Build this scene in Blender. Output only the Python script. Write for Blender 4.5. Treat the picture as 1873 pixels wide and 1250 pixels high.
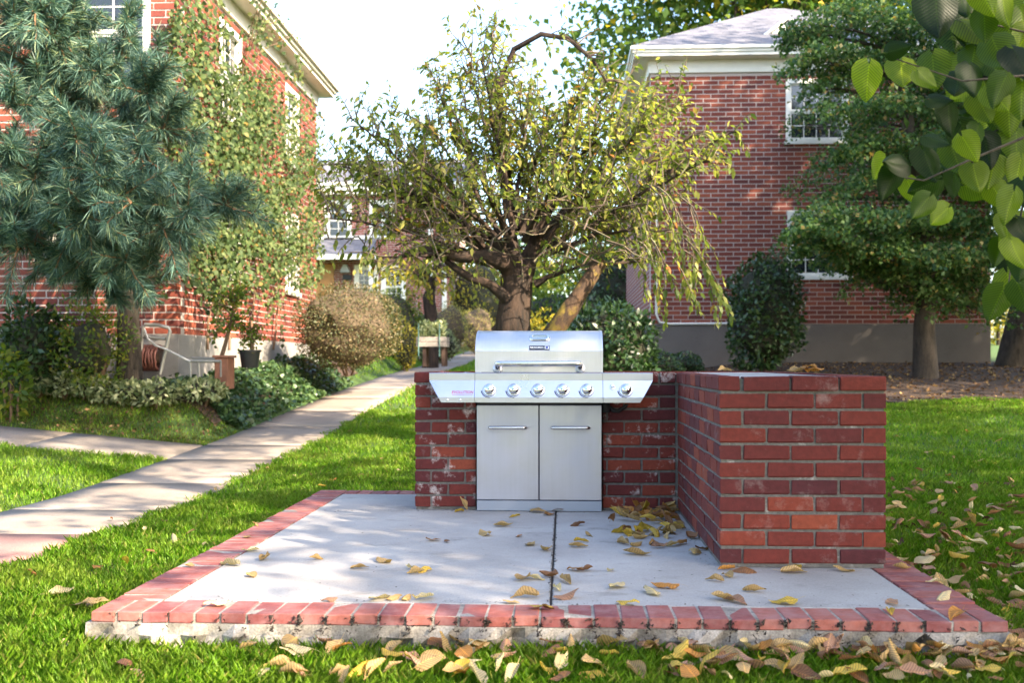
import bpy, bmesh, math, random
import numpy as np
from mathutils import Vector, Matrix
for _o in list(bpy.data.objects): bpy.data.objects.remove(_o)
S = bpy.context.scene
C = S.collection
rng = np.random.default_rng(11); random.seed(5)
# ---------------------------------------------------------------- camera, sky, sun, exposure
FPX, HC, HORIZ = 1960.0, 0.913, 663.0
PSI = math.atan(96.0/FPX); cs, sn = math.cos(PSI), math.sin(PSI)
cam = bpy.data.cameras.new('camera'); camo = bpy.data.objects.new('camera', cam); C.objects.link(camo)
camo.location = (0, 0, HC); camo.rotation_euler = (math.radians(90), 0, PSI)
cam.sensor_width = 36; cam.lens = 36*FPX/1873; cam.shift_y = (HORIZ-625)/1873.0
cam.clip_start = 0.05; cam.clip_end = 600
cam.dof.use_dof = True; cam.dof.focus_distance = 5.7; cam.dof.aperture_fstop = 3.4
S.camera = camo
SUN_EL = math.radians(33); SUN_AZ = (0.80, -0.60)
W = bpy.data.worlds.new('World'); S.world = W; W.use_nodes = True
nt = W.node_tree; nt.nodes.clear()
sky = nt.nodes.new('ShaderNodeTexSky'); sky.sky_type = 'NISHITA'; sky.sun_disc = False
sky.sun_elevation = SUN_EL; sky.sun_rotation = math.atan2(SUN_AZ[0], SUN_AZ[1])
sky.air_density = 1.0; sky.dust_density = 2.0; sky.ozone_density = 1.0
bg = nt.nodes.new('ShaderNodeBackground'); bg.inputs[1].default_value = 0.15
wo = nt.nodes.new('ShaderNodeOutputWorld')
nt.links.new(sky.outputs[0], bg.inputs[0]); nt.links.new(bg.outputs[0], wo.inputs[0])
sl = bpy.data.lights.new('sun', 'SUN'); sl.energy = 3.9; sl.angle = math.radians(0.6); sl.color = (1.0, 0.84, 0.62)
so = bpy.data.objects.new('sun', sl); C.objects.link(so)
sdir = Vector((SUN_AZ[0]*math.cos(SUN_EL), SUN_AZ[1]*math.cos(SUN_EL), math.sin(SUN_EL)))
so.rotation_euler = sdir.to_track_quat('Z', 'Y').to_euler(); so.location = (30, -22, 25)
S.view_settings.view_transform = 'Standard'; S.view_settings.look = 'None'
S.view_settings.exposure = 2.35; S.view_settings.gamma = 1.0
S.cycles.use_denoising = True
S.cycles.max_bounces = 8; S.cycles.transparent_max_bounces = 8; S.cycles.sample_clamp_indirect = 6

# ---------------------------------------------------------------- measuring helpers
def at(px, py, Y):
    a = (px-936.5)/FPX; D = Y/(cs+a*sn)
    return np.array((D*(a*cs-sn), Y, HC-D*(py-HORIZ)/FPX))
def at_x(px, py, X):
    a = (px-936.5)/FPX; D = X/(a*cs-sn)
    return np.array((X, D*(cs+a*sn), HC-D*(py-HORIZ)/FPX))
def to_px(P):
    P = np.asarray(P, float); xc = P[..., 0]*cs+P[..., 1]*sn; D = P[..., 1]*cs-P[..., 0]*sn
    D = np.where(D < .05, .05, D)
    return 936.5+FPX*xc/D, HORIZ-FPX*(P[..., 2]-HC)/D
def sstep(a, b, x):
    t = np.clip((np.asarray(x, float)-a)/(b-a), 0, 1); return t*t*(3-2*t)
GY = [-30, 0, 8, 10, 12, 17, 22, 25, 28, 33, 45, 80, 200]
GZ = [-.12, -.12, -.11, -.03, .06, .37, .6, .71, .79, .97, 1.45, 2.4, 4.5]
def G(x, y):
    x = np.asarray(x, float); y = np.asarray(y, float)
    z = np.interp(y, GY, GZ)
    z = z + .09*np.clip(-3.8-x, 0, 4)*sstep(5, 10, y) + .36*sstep(11.2, 12.8, y)*sstep(-3.85, -4.4, x)*(1-sstep(24, 30, y))
    z = z - .022*sstep(4.4, 3.7, y)*sstep(-2.6, -2.0, x)
    z = z + sstep(1.2, 4, x)*np.interp(y, [9, 13, 22, 40], [0, .14, .3, .3])
    return z
def hit(px, py, h=None, off=0.0):
    """walk along the sight line until it meets the ground (or a level h)"""
    lo = 2.0
    for Y in np.arange(2.0, 90, .05):
        p = at(px, py, Y); g = (h if h is not None else float(G(p[0], p[1])))+off
        if p[2] <= g: return p
    return at(px, py, 40)

# ---------------------------------------------------------------- object helpers
def link(o, parent=None):
    C.objects.link(o)
    if parent is not None: o.parent = parent
    return o
def tag(o, label=None, cat=None, group=None, kind=None):
    if label: o['label'] = label
    if cat: o['category'] = cat
    if group: o['group'] = group
    if kind: o['kind'] = kind
    return o
def empty(name, loc=(0, 0, 0), label=None, cat=None, group=None, kind=None):
    o = bpy.data.objects.new(name, None); o.location = loc; o.empty_display_size = .1; C.objects.link(o)
    return tag(o, label, cat, group, kind)
def np_mesh(name, V, F, mat=None, smooth=False):
    """V (n,3), F (m,k) -> mesh"""
    V = np.asarray(V, np.float32); F = np.asarray(F, np.int32); k = F.shape[1]
    me = bpy.data.meshes.new(name)
    me.vertices.add(len(V)); me.vertices.foreach_set('co', V.ravel())
    me.loops.add(F.size); me.loops.foreach_set('vertex_index', F.ravel())
    me.polygons.add(len(F)); me.polygons.foreach_set('loop_start', np.arange(0, F.size, k, dtype=np.int32))
    me.polygons.foreach_set('loop_total', np.full(len(F), k, np.int32))
    if smooth: me.polygons.foreach_set('use_smooth', np.ones(len(F), bool))
    me.update(calc_edges=True)
    if mat: me.materials.append(mat)
    return me
def obj(name, me, parent=None, loc=(0, 0, 0), rot=None):
    o = bpy.data.objects.new(name, me); o.location = loc
    if rot is not None: o.rotation_euler = rot
    return link(o, parent)
def local(parent, V):
    return np.asarray(V, float)-np.array(parent.location)
class MB:
    """collects polygons for one mesh"""
    def __init__(s): s.v = []; s.f = []
    def poly(s, pts):
        n = len(s.v); s.v += [tuple(map(float, p)) for p in pts]; s.f.append(tuple(range(n, n+len(pts)))); return s
    def box(s, a, b, c=0.0):
        (x0, y0, z0), (x1, y1, z1) = a, b
        if c <= 0:
            n = len(s.v)
            s.v += [(x0,y0,z0),(x1,y0,z0),(x1,y1,z0),(x0,y1,z0),(x0,y0,z1),(x1,y0,z1),(x1,y1,z1),(x0,y1,z1)]
            s.f += [tuple(n+i for i in q) for q in ((3,2,1,0),(4,5,6,7),(0,1,5,4),(1,2,6,5),(2,3,7,6),(3,0,4,7))]
        else:
            bm = bmesh.new(); bmesh.ops.create_cube(bm, size=1)
            for v in bm.verts: v.co = Vector(((x0+x1)/2+v.co.x*(x1-x0), (y0+y1)/2+v.co.y*(y1-y0), (z0+z1)/2+v.co.z*(z1-z0)))
            bmesh.ops.bevel(bm, geom=bm.edges[:], offset=c, segments=1, affect='EDGES', profile=.5)
            n = len(s.v); bm.verts.index_update()
            s.v += [tuple(v.co) for v in bm.verts]; s.f += [tuple(n+v.index for v in f.verts) for f in bm.faces]; bm.free()
        return s
    def prism(s, prof, x0, x1, axis='x'):
        """profile of (y,z) points swept from x0 to x1"""
        n = len(s.v); k = len(prof)
        for x in (x0, x1):
            for (p, q) in prof: s.v.append((x, p, q) if axis == 'x' else (p, x, q) if axis == 'y' else (p, q, x))
        s.f.append(tuple(range(n, n+k))[::-1]); s.f.append(tuple(range(n+k, n+2*k)))
        for i in range(k):
            j = (i+1) % k; s.f.append((n+i, n+j, n+k+j, n+k+i))
        return s
    def tube(s, pts, r, sides=8, caps=True):
        pts = [np.asarray(p, float) for p in pts]; m = len(pts)
        rr = r if hasattr(r, '__len__') else [r]*m
        n = len(s.v); ref = np.array((.31, .17, .93))
        for i, p in enumerate(pts):
            t = pts[min(i+1, m-1)]-pts[max(i-1, 0)]; t = t/(np.linalg.norm(t)+1e-9)
            a = np.cross(t, ref); a /= (np.linalg.norm(a)+1e-9); b = np.cross(t, a)
            for q in range(sides):
                w = 2*math.pi*q/sides; s.v.append(tuple(p+rr[i]*(math.cos(w)*a+math.sin(w)*b)))
        for i in range(m-1):
            for q in range(sides):
                q2 = (q+1) % sides; s.f.append((n+i*sides+q, n+i*sides+q2, n+(i+1)*sides+q2, n+(i+1)*sides+q))
        if caps:
            s.f.append(tuple(n+q for q in range(sides))[::-1]); s.f.append(tuple(n+(m-1)*sides+q for q in range(sides)))
        return s
    def lathe(s, prof, c, axis, sides=24):
        """prof of (radius, along) about axis through c"""
        ax = np.asarray(axis, float); ax /= np.linalg.norm(ax)
        a = np.cross(ax, (0.3, .1, .9)); a /= np.linalg.norm(a); b = np.cross(ax, a); c = np.asarray(c, float); n = len(s.v); m = len(prof)
        for (r, h) in prof:
            for q in range(sides):
                w = 2*math.pi*q/sides; s.v.append(tuple(c+ax*h+r*(math.cos(w)*a+math.sin(w)*b)))
        for i in range(m-1):
            for q in range(sides):
                q2 = (q+1) % sides; s.f.append((n+i*sides+q, n+i*sides+q2, n+(i+1)*sides+q2, n+(i+1)*sides+q))
        s.f.append(tuple(n+(m-1)*sides+q for q in range(sides))); s.f.append(tuple(n+q for q in range(sides))[::-1])
        return s
    def mesh(s, name, mat=None, smooth=None, off=(0, 0, 0)):
        me = bpy.data.meshes.new(name); me.from_pydata([(v[0]-off[0], v[1]-off[1], v[2]-off[2]) for v in s.v], [], s.f)
        bm = bmesh.new(); bm.from_mesh(me); bmesh.ops.recalc_face_normals(bm, faces=bm.faces[:]); bm.to_mesh(me); bm.free()
        if smooth is not None:
            me.polygons.foreach_set('use_smooth', np.ones(len(me.polygons), bool))
            me.set_sharp_from_angle(angle=math.radians(smooth))
        if mat: me.materials.append(mat)
        return me
    def obj(s, name, mat, parent=None, smooth=None):
        """vertices are given in world space; the parent's chain of offsets is taken off"""
        off = np.zeros(3); p = parent
        while p is not None: off += np.array(p.location); p = p.parent
        return obj(name, s.mesh(name, mat, smooth, off), parent)

# ---------------------------------------------------------------- materials
def new_mat(name):
    m = bpy.data.materials.new(name); m.use_nodes = True; n = m.node_tree; n.nodes.clear()
    out = n.nodes.new('ShaderNodeOutputMaterial'); p = n.nodes.new('ShaderNodeBsdfPrincipled')
    n.links.new(p.outputs[0], out.inputs[0]); return m, n, p, out
def N(n, t, **kw):
    x = n.nodes.new(t)
    for k, v in kw.items():
        if k.startswith('i_'): x.inputs[k[2:].replace('_', ' ')].default_value = v
        else: setattr(x, k, v)
    return x
def ramp(n, src, stops, interp='LINEAR'):
    r = n.nodes.new('ShaderNodeValToRGB'); r.color_ramp.interpolation = interp; e = r.color_ramp.elements
    while len(e) < len(stops): e.new(.5)
    for el, (p, c) in zip(e, stops): el.position = p; el.color = (*c, 1) if len(c) == 3 else c
    n.links.new(src, r.inputs[0]); return r.outputs[0]
def mix(n, fac, a, b, blend='MIX'):
    m = n.nodes.new('ShaderNodeMix'); m.data_type = 'RGBA'; m.blend_type = blend
    for s_, v in ((m.inputs[0], fac), (m.inputs[6], a), (m.inputs[7], b)):
        if hasattr(v, 'is_linked') or hasattr(v, 'links'): n.links.new(v, s_)
        else: s_.default_value = (*v, 1) if isinstance(v, tuple) and len(v) == 3 else v
    return m.outputs[2]
def noise(n, scale, detail=4, rough=.55, vec=None, dim='3D'):
    x = N(n, 'ShaderNodeTexNoise', noise_dimensions=dim); x.inputs['Scale'].default_value = scale
    x.inputs['Detail'].default_value = detail; x.inputs['Roughness'].default_value = rough
    if vec is not None: n.links.new(vec, x.inputs['Vector'])
    return x.outputs[0]
def pos(n): return N(n, 'ShaderNodeNewGeometry').outputs['Position']
def ocoord(n): return N(n, 'ShaderNodeTexCoord').outputs['Object']
def scaled(n, vec, s):
    m = N(n, 'ShaderNodeMapping'); n.links.new(vec, m.inputs[0]); m.inputs['Scale'].default_value = s; return m.outputs[0]
def bump(n, p, h, strength=.3, dist=.01):
    b = N(n, 'ShaderNodeBump'); b.inputs['Strength'].default_value = strength; b.inputs['Distance'].default_value = dist
    n.links.new(h, b.inputs['Height']); n.links.new(b.outputs[0], p.inputs['Normal'])
def rnd(n, src):
    return N(n, 'ShaderNodeObjectInfo').outputs['Random'] if src == 'object' else N(n, 'ShaderNodeNewGeometry').outputs['Random Per Island']
def plain(name, col, rough=.6, metal=0, spec=.5, nz=0, nscale=20, b=0, bscale=60, bdist=.004):
    m, n, p, o = new_mat(name)
    p.inputs['Roughness'].default_value = rough; p.inputs['Metallic'].default_value = metal; p.inputs['Specular IOR Level'].default_value = spec
    if nz:
        f = noise(n, nscale, 5, .6, pos(n)); lo = tuple(max(0, c*(1-nz)) for c in col); hi = tuple(c*(1+nz) for c in col)
        n.links.new(ramp(n, f, [(.3, lo), (.7, hi)]), p.inputs['Base Color'])
    else: p.inputs['Base Color'].default_value = (*col, 1)
    if b: bump(n, p, noise(n, bscale, 4, .6, pos(n)), b, bdist)
    return m
def brick_mat(name, src, stops, haze=0.0, hz_col=(.62, .57, .54), hscale=9, lo=.62, hi=.78, rough=.82):
    m, n, p, o = new_mat(name)
    base = ramp(n, rnd(n, src), stops)
    P = pos(n)
    f = noise(n, 38, 6, .65, P); base = mix(n, .75, base, ramp(n, f, [(.25, (.62, .62, .62)), (.75, (1.25, 1.22, 1.2))]), 'MULTIPLY')
    sp = noise(n, 260, 2, .5, P); base = mix(n, ramp(n, sp, [(.68, (0, 0, 0)), (.76, (.5, .5, .5))]), base, (.05, .03, .03))
    if haze:
        hf = noise(n, hscale, 7, .72, P); k = ramp(n, hf, [(lo, (0, 0, 0)), (hi, (haze, haze, haze))])
        base = mix(n, k, base, hz_col)
    n.links.new(base, p.inputs['Base Color']); p.inputs['Roughness'].default_value = rough; p.inputs['Specular IOR Level'].default_value = .3
    bump(n, p, f, .5, .004); return m
def leaf_mat(name, stops, trans=.45, rough=.5, src='island', spec=.35, vein=False, tcol=1.5, patch=None):
    m, n, p, o = new_mat(name)
    c = ramp(n, rnd(n, src), stops)
    c = mix(n, .6, c, ramp(n, noise(n, 9, 2, .5, pos(n)), [(.3, (.7, .74, .7)), (.7, (1.25, 1.2, 1.1))]), 'MULTIPLY')
    if patch: c = mix(n, ramp(n, noise(n, 1.7, 6, .65, pos(n)), [(.42, (0, 0, 0)), (.68, (.6, .6, .6))]), c, patch)
    if vein:
        oc = ocoord(n); sp = N(n, 'ShaderNodeSeparateXYZ'); n.links.new(oc, sp.inputs[0])
        ab = N(n, 'ShaderNodeMath', operation='ABSOLUTE'); n.links.new(sp.outputs[0], ab.inputs[0])
        m1 = N(n, 'ShaderNodeMath', operation='MULTIPLY'); n.links.new(ab.outputs[0], m1.inputs[0]); m1.inputs[1].default_value = -.75
        ad = N(n, 'ShaderNodeMath', operation='ADD'); n.links.new(m1.outputs[0], ad.inputs[0]); n.links.new(sp.outputs[1], ad.inputs[1])
        ml = N(n, 'ShaderNodeMath', operation='MULTIPLY'); n.links.new(ad.outputs[0], ml.inputs[0]); ml.inputs[1].default_value = vein
        pg = N(n, 'ShaderNodeMath', operation='PINGPONG'); n.links.new(ml.outputs[0], pg.inputs[0]); pg.inputs[1].default_value = .5
        v = ramp(n, pg.outputs[0], [(0, (.30, .36, .3)), (.16, (.9, .9, .9)), (.5, (1.12, 1.12, 1))])
        mid = ramp(n, ab.outputs[0], [(0.0, (1.7, 1.6, 1.2)), (.0016, (1.7, 1.6, 1.2)), (.003, (1, 1, 1))])
        c = mix(n, 1, c, v, 'MULTIPLY'); c = mix(n, 1, c, mid, 'MULTIPLY'); bump(n, p, v, .35, .003)
    n.links.new(c, p.inputs['Base Color']); p.inputs['Roughness'].default_value = rough; p.inputs['Specular IOR Level'].default_value = spec
    if trans:
        t = N(n, 'ShaderNodeBsdfTranslucent'); n.links.new(mix(n, 1, c, (tcol*1.0, tcol*1.02, tcol*.55), 'MULTIPLY'), t.inputs[0])
        ms = N(n, 'ShaderNodeMixShader'); ms.inputs[0].default_value = trans
        n.links.new(p.outputs[0], ms.inputs[1]); n.links.new(t.outputs[0], ms.inputs[2]); n.links.new(ms.outputs[0], o.inputs[0])
    return m
def bark_mat(name, a, b, scale=14, zs=.25, moss=None, dist=.02):
    m, n, p, o = new_mat(name); P = pos(n); v = scaled(n, P, (1, 1, zs))
    f = noise(n, scale, 6, .7, v); c = ramp(n, f, [(.35, a), (.65, b)])
    if moss: c = mix(n, ramp(n, noise(n, 7, 5, .65, P), [(.5, (0, 0, 0)), (.62, (.85, .85, .85))]), c, moss)
    n.links.new(c, p.inputs['Base Color']); p.inputs['Roughness'].default_value = .9; bump(n, p, f, .9, dist); return m
def steel_mat(name, col=(.51, .52, .61), rough=.3, brush=(3, 3, 160), amt=.10):
    m, n, p, o = new_mat(name); P = pos(n)
    f = noise(n, 1.0, 3, .6, scaled(n, P, brush)); sm = noise(n, 6, 5, .65, P)
    p.inputs['Metallic'].default_value = 1
    c = mix(n, .5, ramp(n, f, [(.3, tuple(x*.95 for x in col)), (.7, tuple(min(1, x*1.04) for x in col))]), ramp(n, sm, [(.35, tuple(x*.9 for x in col)), (.65, tuple(min(1, x*1.06) for x in col))]))
    n.links.new(c, p.inputs['Base Color'])
    mr = N(n, 'ShaderNodeMapRange'); n.links.new(sm, mr.inputs[0]); mr.inputs[1].default_value = .3; mr.inputs[2].default_value = .7
    mr.inputs[3].default_value = rough-amt*.5; mr.inputs[4].default_value = rough+amt
    n.links.new(mr.outputs[0], p.inputs['Roughness']); bump(n, p, f, .04, .001); return m
M = {}
RED = [(0.0, (.068, .015, .019)), (.18, (.092, .018, .018)), (.45, (.120, .021, .017)), (.80, (.145, .026, .018)), (.94, (.195, .038, .021)), (1, (.22, .048, .024))]
M['brick'] = brick_mat('counter_brick', 'object', RED, .30, hscale=7, lo=.58, hi=.85)
M['brick_wall'] = brick_mat('counter_brick_salty', 'object', RED, .8, hscale=8, lo=.55, hi=.68)
M['brick_i'] = brick_mat('counter_brick_joined', 'island', RED, .30, hscale=7, lo=.58, hi=.85)
EDG = [(0, (.19, .055, .055)), (.5, (.25, .072, .062)), (1, (.31, .10, .075))]
M['edging'] = brick_mat('edging_brick', 'object', EDG, .5, (.40, .27, .27), 6, .42, .75)
BLD = [(0, (.115, .034, .030)), (.2, (.17, .043, .033)), (.7, (.235, .060, .038)), (1, (.30, .082, .047))]
M['bb'] = brick_mat('building_brick', 'object', BLD); M['bbi'] = brick_mat('building_brick_joined', 'island', BLD)
def mortar(name, a, b, salt=0):
    m, n, p, o = new_mat(name); P = pos(n); f = noise(n, 45, 6, .7, P)
    c = ramp(n, f, [(.3, a), (.7, b)])
    if salt: c = mix(n, ramp(n, noise(n, 8, 7, .72, P), [(.58, (0, 0, 0)), (.72, (salt,)*3)]), c, (.66, .63, .60))
    n.links.new(c, p.inputs['Base Color']); p.inputs['Roughness'].default_value = .95; bump(n, p, noise(n, 160, 4, .7, P), .6, .004); return m
M['mortar'] = mortar('grey_mortar', (.075, .068, .062), (.165, .15, .135), .5)
M['bmortar'] = mortar('pale_mortar', (.40, .33, .30), (.54, .46, .42))
def concrete(name, a, b, stain=(.20, .19, .18), st=.5, scale=1.6, grain=.12):
    m, n, p, o = new_mat(name); P = pos(n)
    c = ramp(n, noise(n, scale, 6, .62, P), [(.3, a), (.7, b)])
    c = mix(n, ramp(n, noise(n, 2.3, 8, .7, scaled(n, P, (1, 1.6, 1))), [(.56, (0, 0, 0)), (.78, (st,)*3)]), c, stain)
    sp = noise(n, 130, 3, .6, P); c = mix(n, 1, c, ramp(n, sp, [(.3, (1-grain,)*3), (.7, (1+grain,)*3)]), 'MULTIPLY')
    c = mix(n, ramp(n, noise(n, 55, 2, .5, P), [(.72, (0, 0, 0)), (.76, (.8, .8, .8))]), c, (.07, .06, .055))
    n.links.new(c, p.inputs['Base Color']); p.inputs['Roughness'].default_value = .8; p.inputs['Specular IOR Level'].default_value = .3
    bump(n, p, sp, .25, .003); return m
M['slab'] = concrete('patio_concrete', (.28, .26, .248), (.40, .378, .362), (.12, .105, .095), .9)
M['foot'] = concrete('footing_concrete', (.13, .115, .10), (.38, .345, .31), (.035, .028, .022), 1.0, 9, .35)
M['path'] = concrete('path_concrete', (.22, .18, .148), (.33, .275, .23), (.12, .10, .085), .7, 1.2, .35)
M['pinkpath'] = concrete('red_path', (.26, .14, .12), (.36, .20, .17), (.17, .12, .1), .5, 3, .35)
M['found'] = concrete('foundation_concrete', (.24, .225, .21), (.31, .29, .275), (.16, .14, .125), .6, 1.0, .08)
M['found2'] = concrete('shaded_foundation', (.12, .105, .095), (.16, .142, .13), (.09, .075, .065), .6, 1.0, .08)  # foundation concrete darkened: the deep shade below the maple is put into the colour
M['white'] = plain('white_paint', (.78, .75, .68), .5, nz=.05, nscale=4)
M['cream'] = plain('cream_paint', (.72, .68, .58), .5, nz=.06, nscale=3)
M['glass'] = plain('window_glass', (.018, .022, .026), .06, spec=.8)
M['steel'] = steel_mat('brushed_steel'); M['steel_v'] = steel_mat('door_steel', (.43, .435, .52), .36, (60, 60, 1.5), .16)
M['lidsteel'] = steel_mat('lid_steel', (.64, .63, .66), .42, (130, 3, 3))
M['chrome'] = plain('chrome', (.75, .75, .76), .09, 1)
M['tubesteel'] = plain('polished_tube', (.66, .64, .62), .2, 1)
M['kick'] = plain('grey_painted_steel', (.30, .33, .40), .45, .35)
M['black'] = plain('black_metal', (.012, .012, .013), .55)
M['redink'] = plain('red_print', (.42, .008, .03), .5); M['blackink'] = plain('black_print', (.02, .02, .02), .5)
M['plate'] = plain('nameplate_dark', (.06, .06, .075), .35, .6); M['blueink'] = plain('blue_print', (.03, .04, .25), .4)
M['whiteink'] = plain('white_print', (.85, .85, .85), .4)
M['shingle'] = None
def shingle_mat(name, a, b, sc=1.0):
    m, n, p, o = new_mat(name); P = pos(n)
    br = N(n, 'ShaderNodeTexBrick'); mp = N(n, 'ShaderNodeMapping'); n.links.new(P, mp.inputs[0]); mp.inputs['Rotation'].default_value = (math.radians(90), 0, 0)
    n.links.new(mp.outputs[0], br.inputs[0]); br.inputs['Scale'].default_value = 1/sc; br.inputs['Brick Width'].default_value = .32; br.inputs['Row Height'].default_value = .075
    br.inputs['Mortar Size'].default_value = .006; br.inputs['Color1'].default_value = (*a, 1); br.inputs['Color2'].default_value = (*b, 1); br.inputs['Mortar'].default_value = (*[x*.5 for x in a], 1)
    c = mix(n, .6, br.outputs[0], ramp(n, noise(n, 3, 5, .6, P), [(.3, (.75, .75, .75)), (.7, (1.2, 1.2, 1.2))]), 'MULTIPLY')
    n.links.new(c, p.inputs['Base Color']); p.inputs['Roughness'].default_value = .9; bump(n, p, br.outputs[1], -.4, .01); return m
M['shingle'] = shingle_mat('asphalt_shingle', (.12, .12, .145), (.18, .175, .20))
def farbrick_mat():
    m, n, p, o = new_mat('far_brick'); P = pos(n)
    br = N(n, 'ShaderNodeTexBrick'); mp = N(n, 'ShaderNodeMapping'); n.links.new(P, mp.inputs[0]); mp.inputs['Rotation'].default_value = (math.radians(90), 0, 0)
    n.links.new(mp.outputs[0], br.inputs[0]); br.inputs['Scale'].default_value = 1; br.inputs['Brick Width'].default_value = .305; br.inputs['Row Height'].default_value = .092
    br.inputs['Mortar Size'].default_value = .010; br.inputs['Color1'].default_value = (.27, .07, .045, 1); br.inputs['Color2'].default_value = (.20, .05, .036, 1); br.inputs['Mortar'].default_value = (.42, .36, .32, 1)
    n.links.new(br.outputs[0], p.inputs['Base Color']); p.inputs['Roughness'].default_value = .9; bump(n, p, br.outputs[1], -.4, .01); return m
M['farbrick'] = farbrick_mat()
def ground_mat(name, cols, scale=3, b=.8):
    m, n, p, o = new_mat(name); P = pos(n); f = noise(n, scale, 8, .7, P); g = noise(n, scale*14, 5, .7, P)
    c = mix(n, .55, ramp(n, f, [(.3, cols[0]), (.55, cols[1]), (.75, cols[2])]), ramp(n, g, [(.3, cols[0]), (.7, cols[2])]))
    n.links.new(c, p.inputs['Base Color']); p.inputs['Roughness'].default_value = .95; bump(n, p, g, b, .03); return m
M['lawn'] = ground_mat('lawn_soil', [(.045, .06, .014), (.055, .12, .016), (.08, .16, .022)])
M['mulch'] = ground_mat('bark_mulch', [(.028, .016, .010), (.06, .034, .02), (.10, .058, .035)], 4)
GR = [(0, (.085, .19, .008)), (.45, (.14, .31, .012)), (.82, (.22, .40, .025)), (.93, (.30, .38, .05)), (1, (.42, .36, .14))]
M['grass'] = leaf_mat('grass_blade', GR, .4, .5, tcol=1.4, patch=(.27, .34, .05))
M['drygrass'] = leaf_mat('dry_grass_blade', [(0, (.05, .09, .012)), (.5, (.10, .13, .025)), (1, (.19, .14, .05))], .35, .6)
M['cherry'] = leaf_mat('cherry_leaf', [(0, (.075, .11, .02)), (.35, (.16, .21, .04)), (.75, (.30, .32, .08)), (.97, (.46, .40, .13)), (1, (.40, .13, .03))], .55, .42)
M['vine'] = leaf_mat('vine_leaf', [(0, (.03, .055, .02)), (.5, (.065, .105, .035)), (.9, (.13, .165, .06)), (.97, (.17, .17, .07)), (1, (.26, .16, .03))], .3, .55, spec=.18)
M['pine'] = leaf_mat('pine_needle', [(0, (.030, .075, .058)), (.5, (.075, .155, .125)), (.8, (.17, .28, .225)), (1, (.30, .36, .18))], .15, .45)
M['hedge'] = leaf_mat('hedge_leaf', [(0, (.05, .065, .025)), (.4, (.085, .095, .04)), (.75, (.15, .12, .06)), (1, (.24, .17, .09))], .3, .55)
M['shrub'] = leaf_mat('shrub_leaf', [(0, (.015, .038, .012)), (.6, (.032, .075, .022)), (1, (.07, .12, .04))], .25, .35, spec=.5)
M['boxleaf'] = leaf_mat('box_leaf', [(0, (.02, .045, .014)), (.6, (.045, .095, .028)), (1, (.11, .17, .06))], .25, .32, spec=.5)
M['palehedge'] = leaf_mat('pale_hedge_leaf', [(0, (.14, .15, .04)), (.6, (.26, .25, .07)), (1, (.40, .30, .12))], .4, .55)
M['bright'] = leaf_mat('bright_leaf', [(0, (.05, .10, .014)), (.6, (.11, .17, .022)), (1, (.26, .25, .03))], .45, .5)
M['yellow'] = leaf_mat('yellow_leaf', [(0, (.16, .18, .03)), (.6, (.33, .29, .04)), (1, (.50, .36, .05))], .45, .5)
M['maple'] = leaf_mat('maple_leaf', [(0, (.03, .075, .022)), (.5, (.075, .15, .045)), (.9, (.17, .25, .09)), (1, (.36, .22, .08))], .4, .5)
M['varieg'] = leaf_mat('variegated_leaf', [(0, (.09, .13, .05)), (.5, (.24, .28, .13)), (1, (.48, .48, .30))], .25, .5)
M['ivy'] = leaf_mat('ivy_leaf', [(0, (.02, .05, .02)), (.6, (.05, .10, .04)), (1, (.11, .18, .06))], .25, .35, spec=.5)
M['linden'] = leaf_mat('linden_leaf', [(0, (.010, .022, .005)), (.3, (.025, .055, .006)), (.5, (.08, .13, .008)), (1, (.20, .26, .014))], .65, .38, src='object', vein=82, tcol=1.7)
M['lindeni'] = leaf_mat('linden_leaf_high', [(0, (.035, .08, .012)), (.6, (.07, .13, .016)), (1, (.13, .17, .025))], .5, .45)
M['bigtree'] = leaf_mat('big_tree_leaf', [(0, (.045, .10, .02)), (.6, (.10, .17, .03)), (.9, (.19, .23, .04)), (.94, (.42, .32, .03)), (1, (.50, .34, .03))], .45, .5)
FALL = {'tan': (.43, .28, .135), 'yellow': (.52, .34, .06), 'brown': (.22, .10, .05), 'pale': (.58, .46, .29), 'orange': (.40, .18, .045), 'pink': (.37, .20, .14)}
for k, c in FALL.items():
    M['fall_'+k] = leaf_mat('fallen_leaf_'+k, [(0, tuple(x*.78 for x in c)), (.5, c), (1, tuple(min(.8, x*1.2) for x in c))], .25, .6, src='object', vein=120, tcol=1.2)
M['litter'] = leaf_mat('leaf_litter', [(0, (.06, .03, .016)), (.5, (.13, .07, .035)), (.85, (.26, .15, .07)), (1, (.40, .28, .13))], .2, .7)
M['cbark'] = bark_mat('cherry_bark', (.012, .008, .006), (.065, .038, .025), 12, .3, None)
M['twig'] = bark_mat('twig_bark', (.07, .048, .036), (.19, .135, .10), 22, 1, (.13, .13, .07), .004)
M['lichen'] = bark_mat('mossy_bark', (.03, .018, .012), (.11, .06, .03), 12, .4, (.20, .14, .02))
M['pbark'] = bark_mat('pine_bark', (.010, .008, .006), (.085, .062, .045), 15, .22, None, .06)
M['dbark'] = bark_mat('dark_bark', (.03, .022, .017), (.10, .075, .055), 10, .3)
M['stem'] = plain('brown_stem', (.14, .085, .05), .8, nz=.3, nscale=40)
M['wood'] = plain('weathered_wood', (.30, .26, .23), .85, nz=.3, nscale=25, b=.4)
M['darkwood'] = plain('dark_wood', (.07, .04, .028), .8, nz=.3, nscale=25)
M['terracotta'] = plain('terracotta', (.24, .10, .06), .8, nz=.25, nscale=9)
M['pot'] = plain('black_plastic', (.02, .02, .022), .45)
M['alum'] = plain('grey_aluminium', (.36, .35, .33), .45, .5); M['hose'] = plain('red_rubber_hose', (.20, .075, .06), .6)
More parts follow.
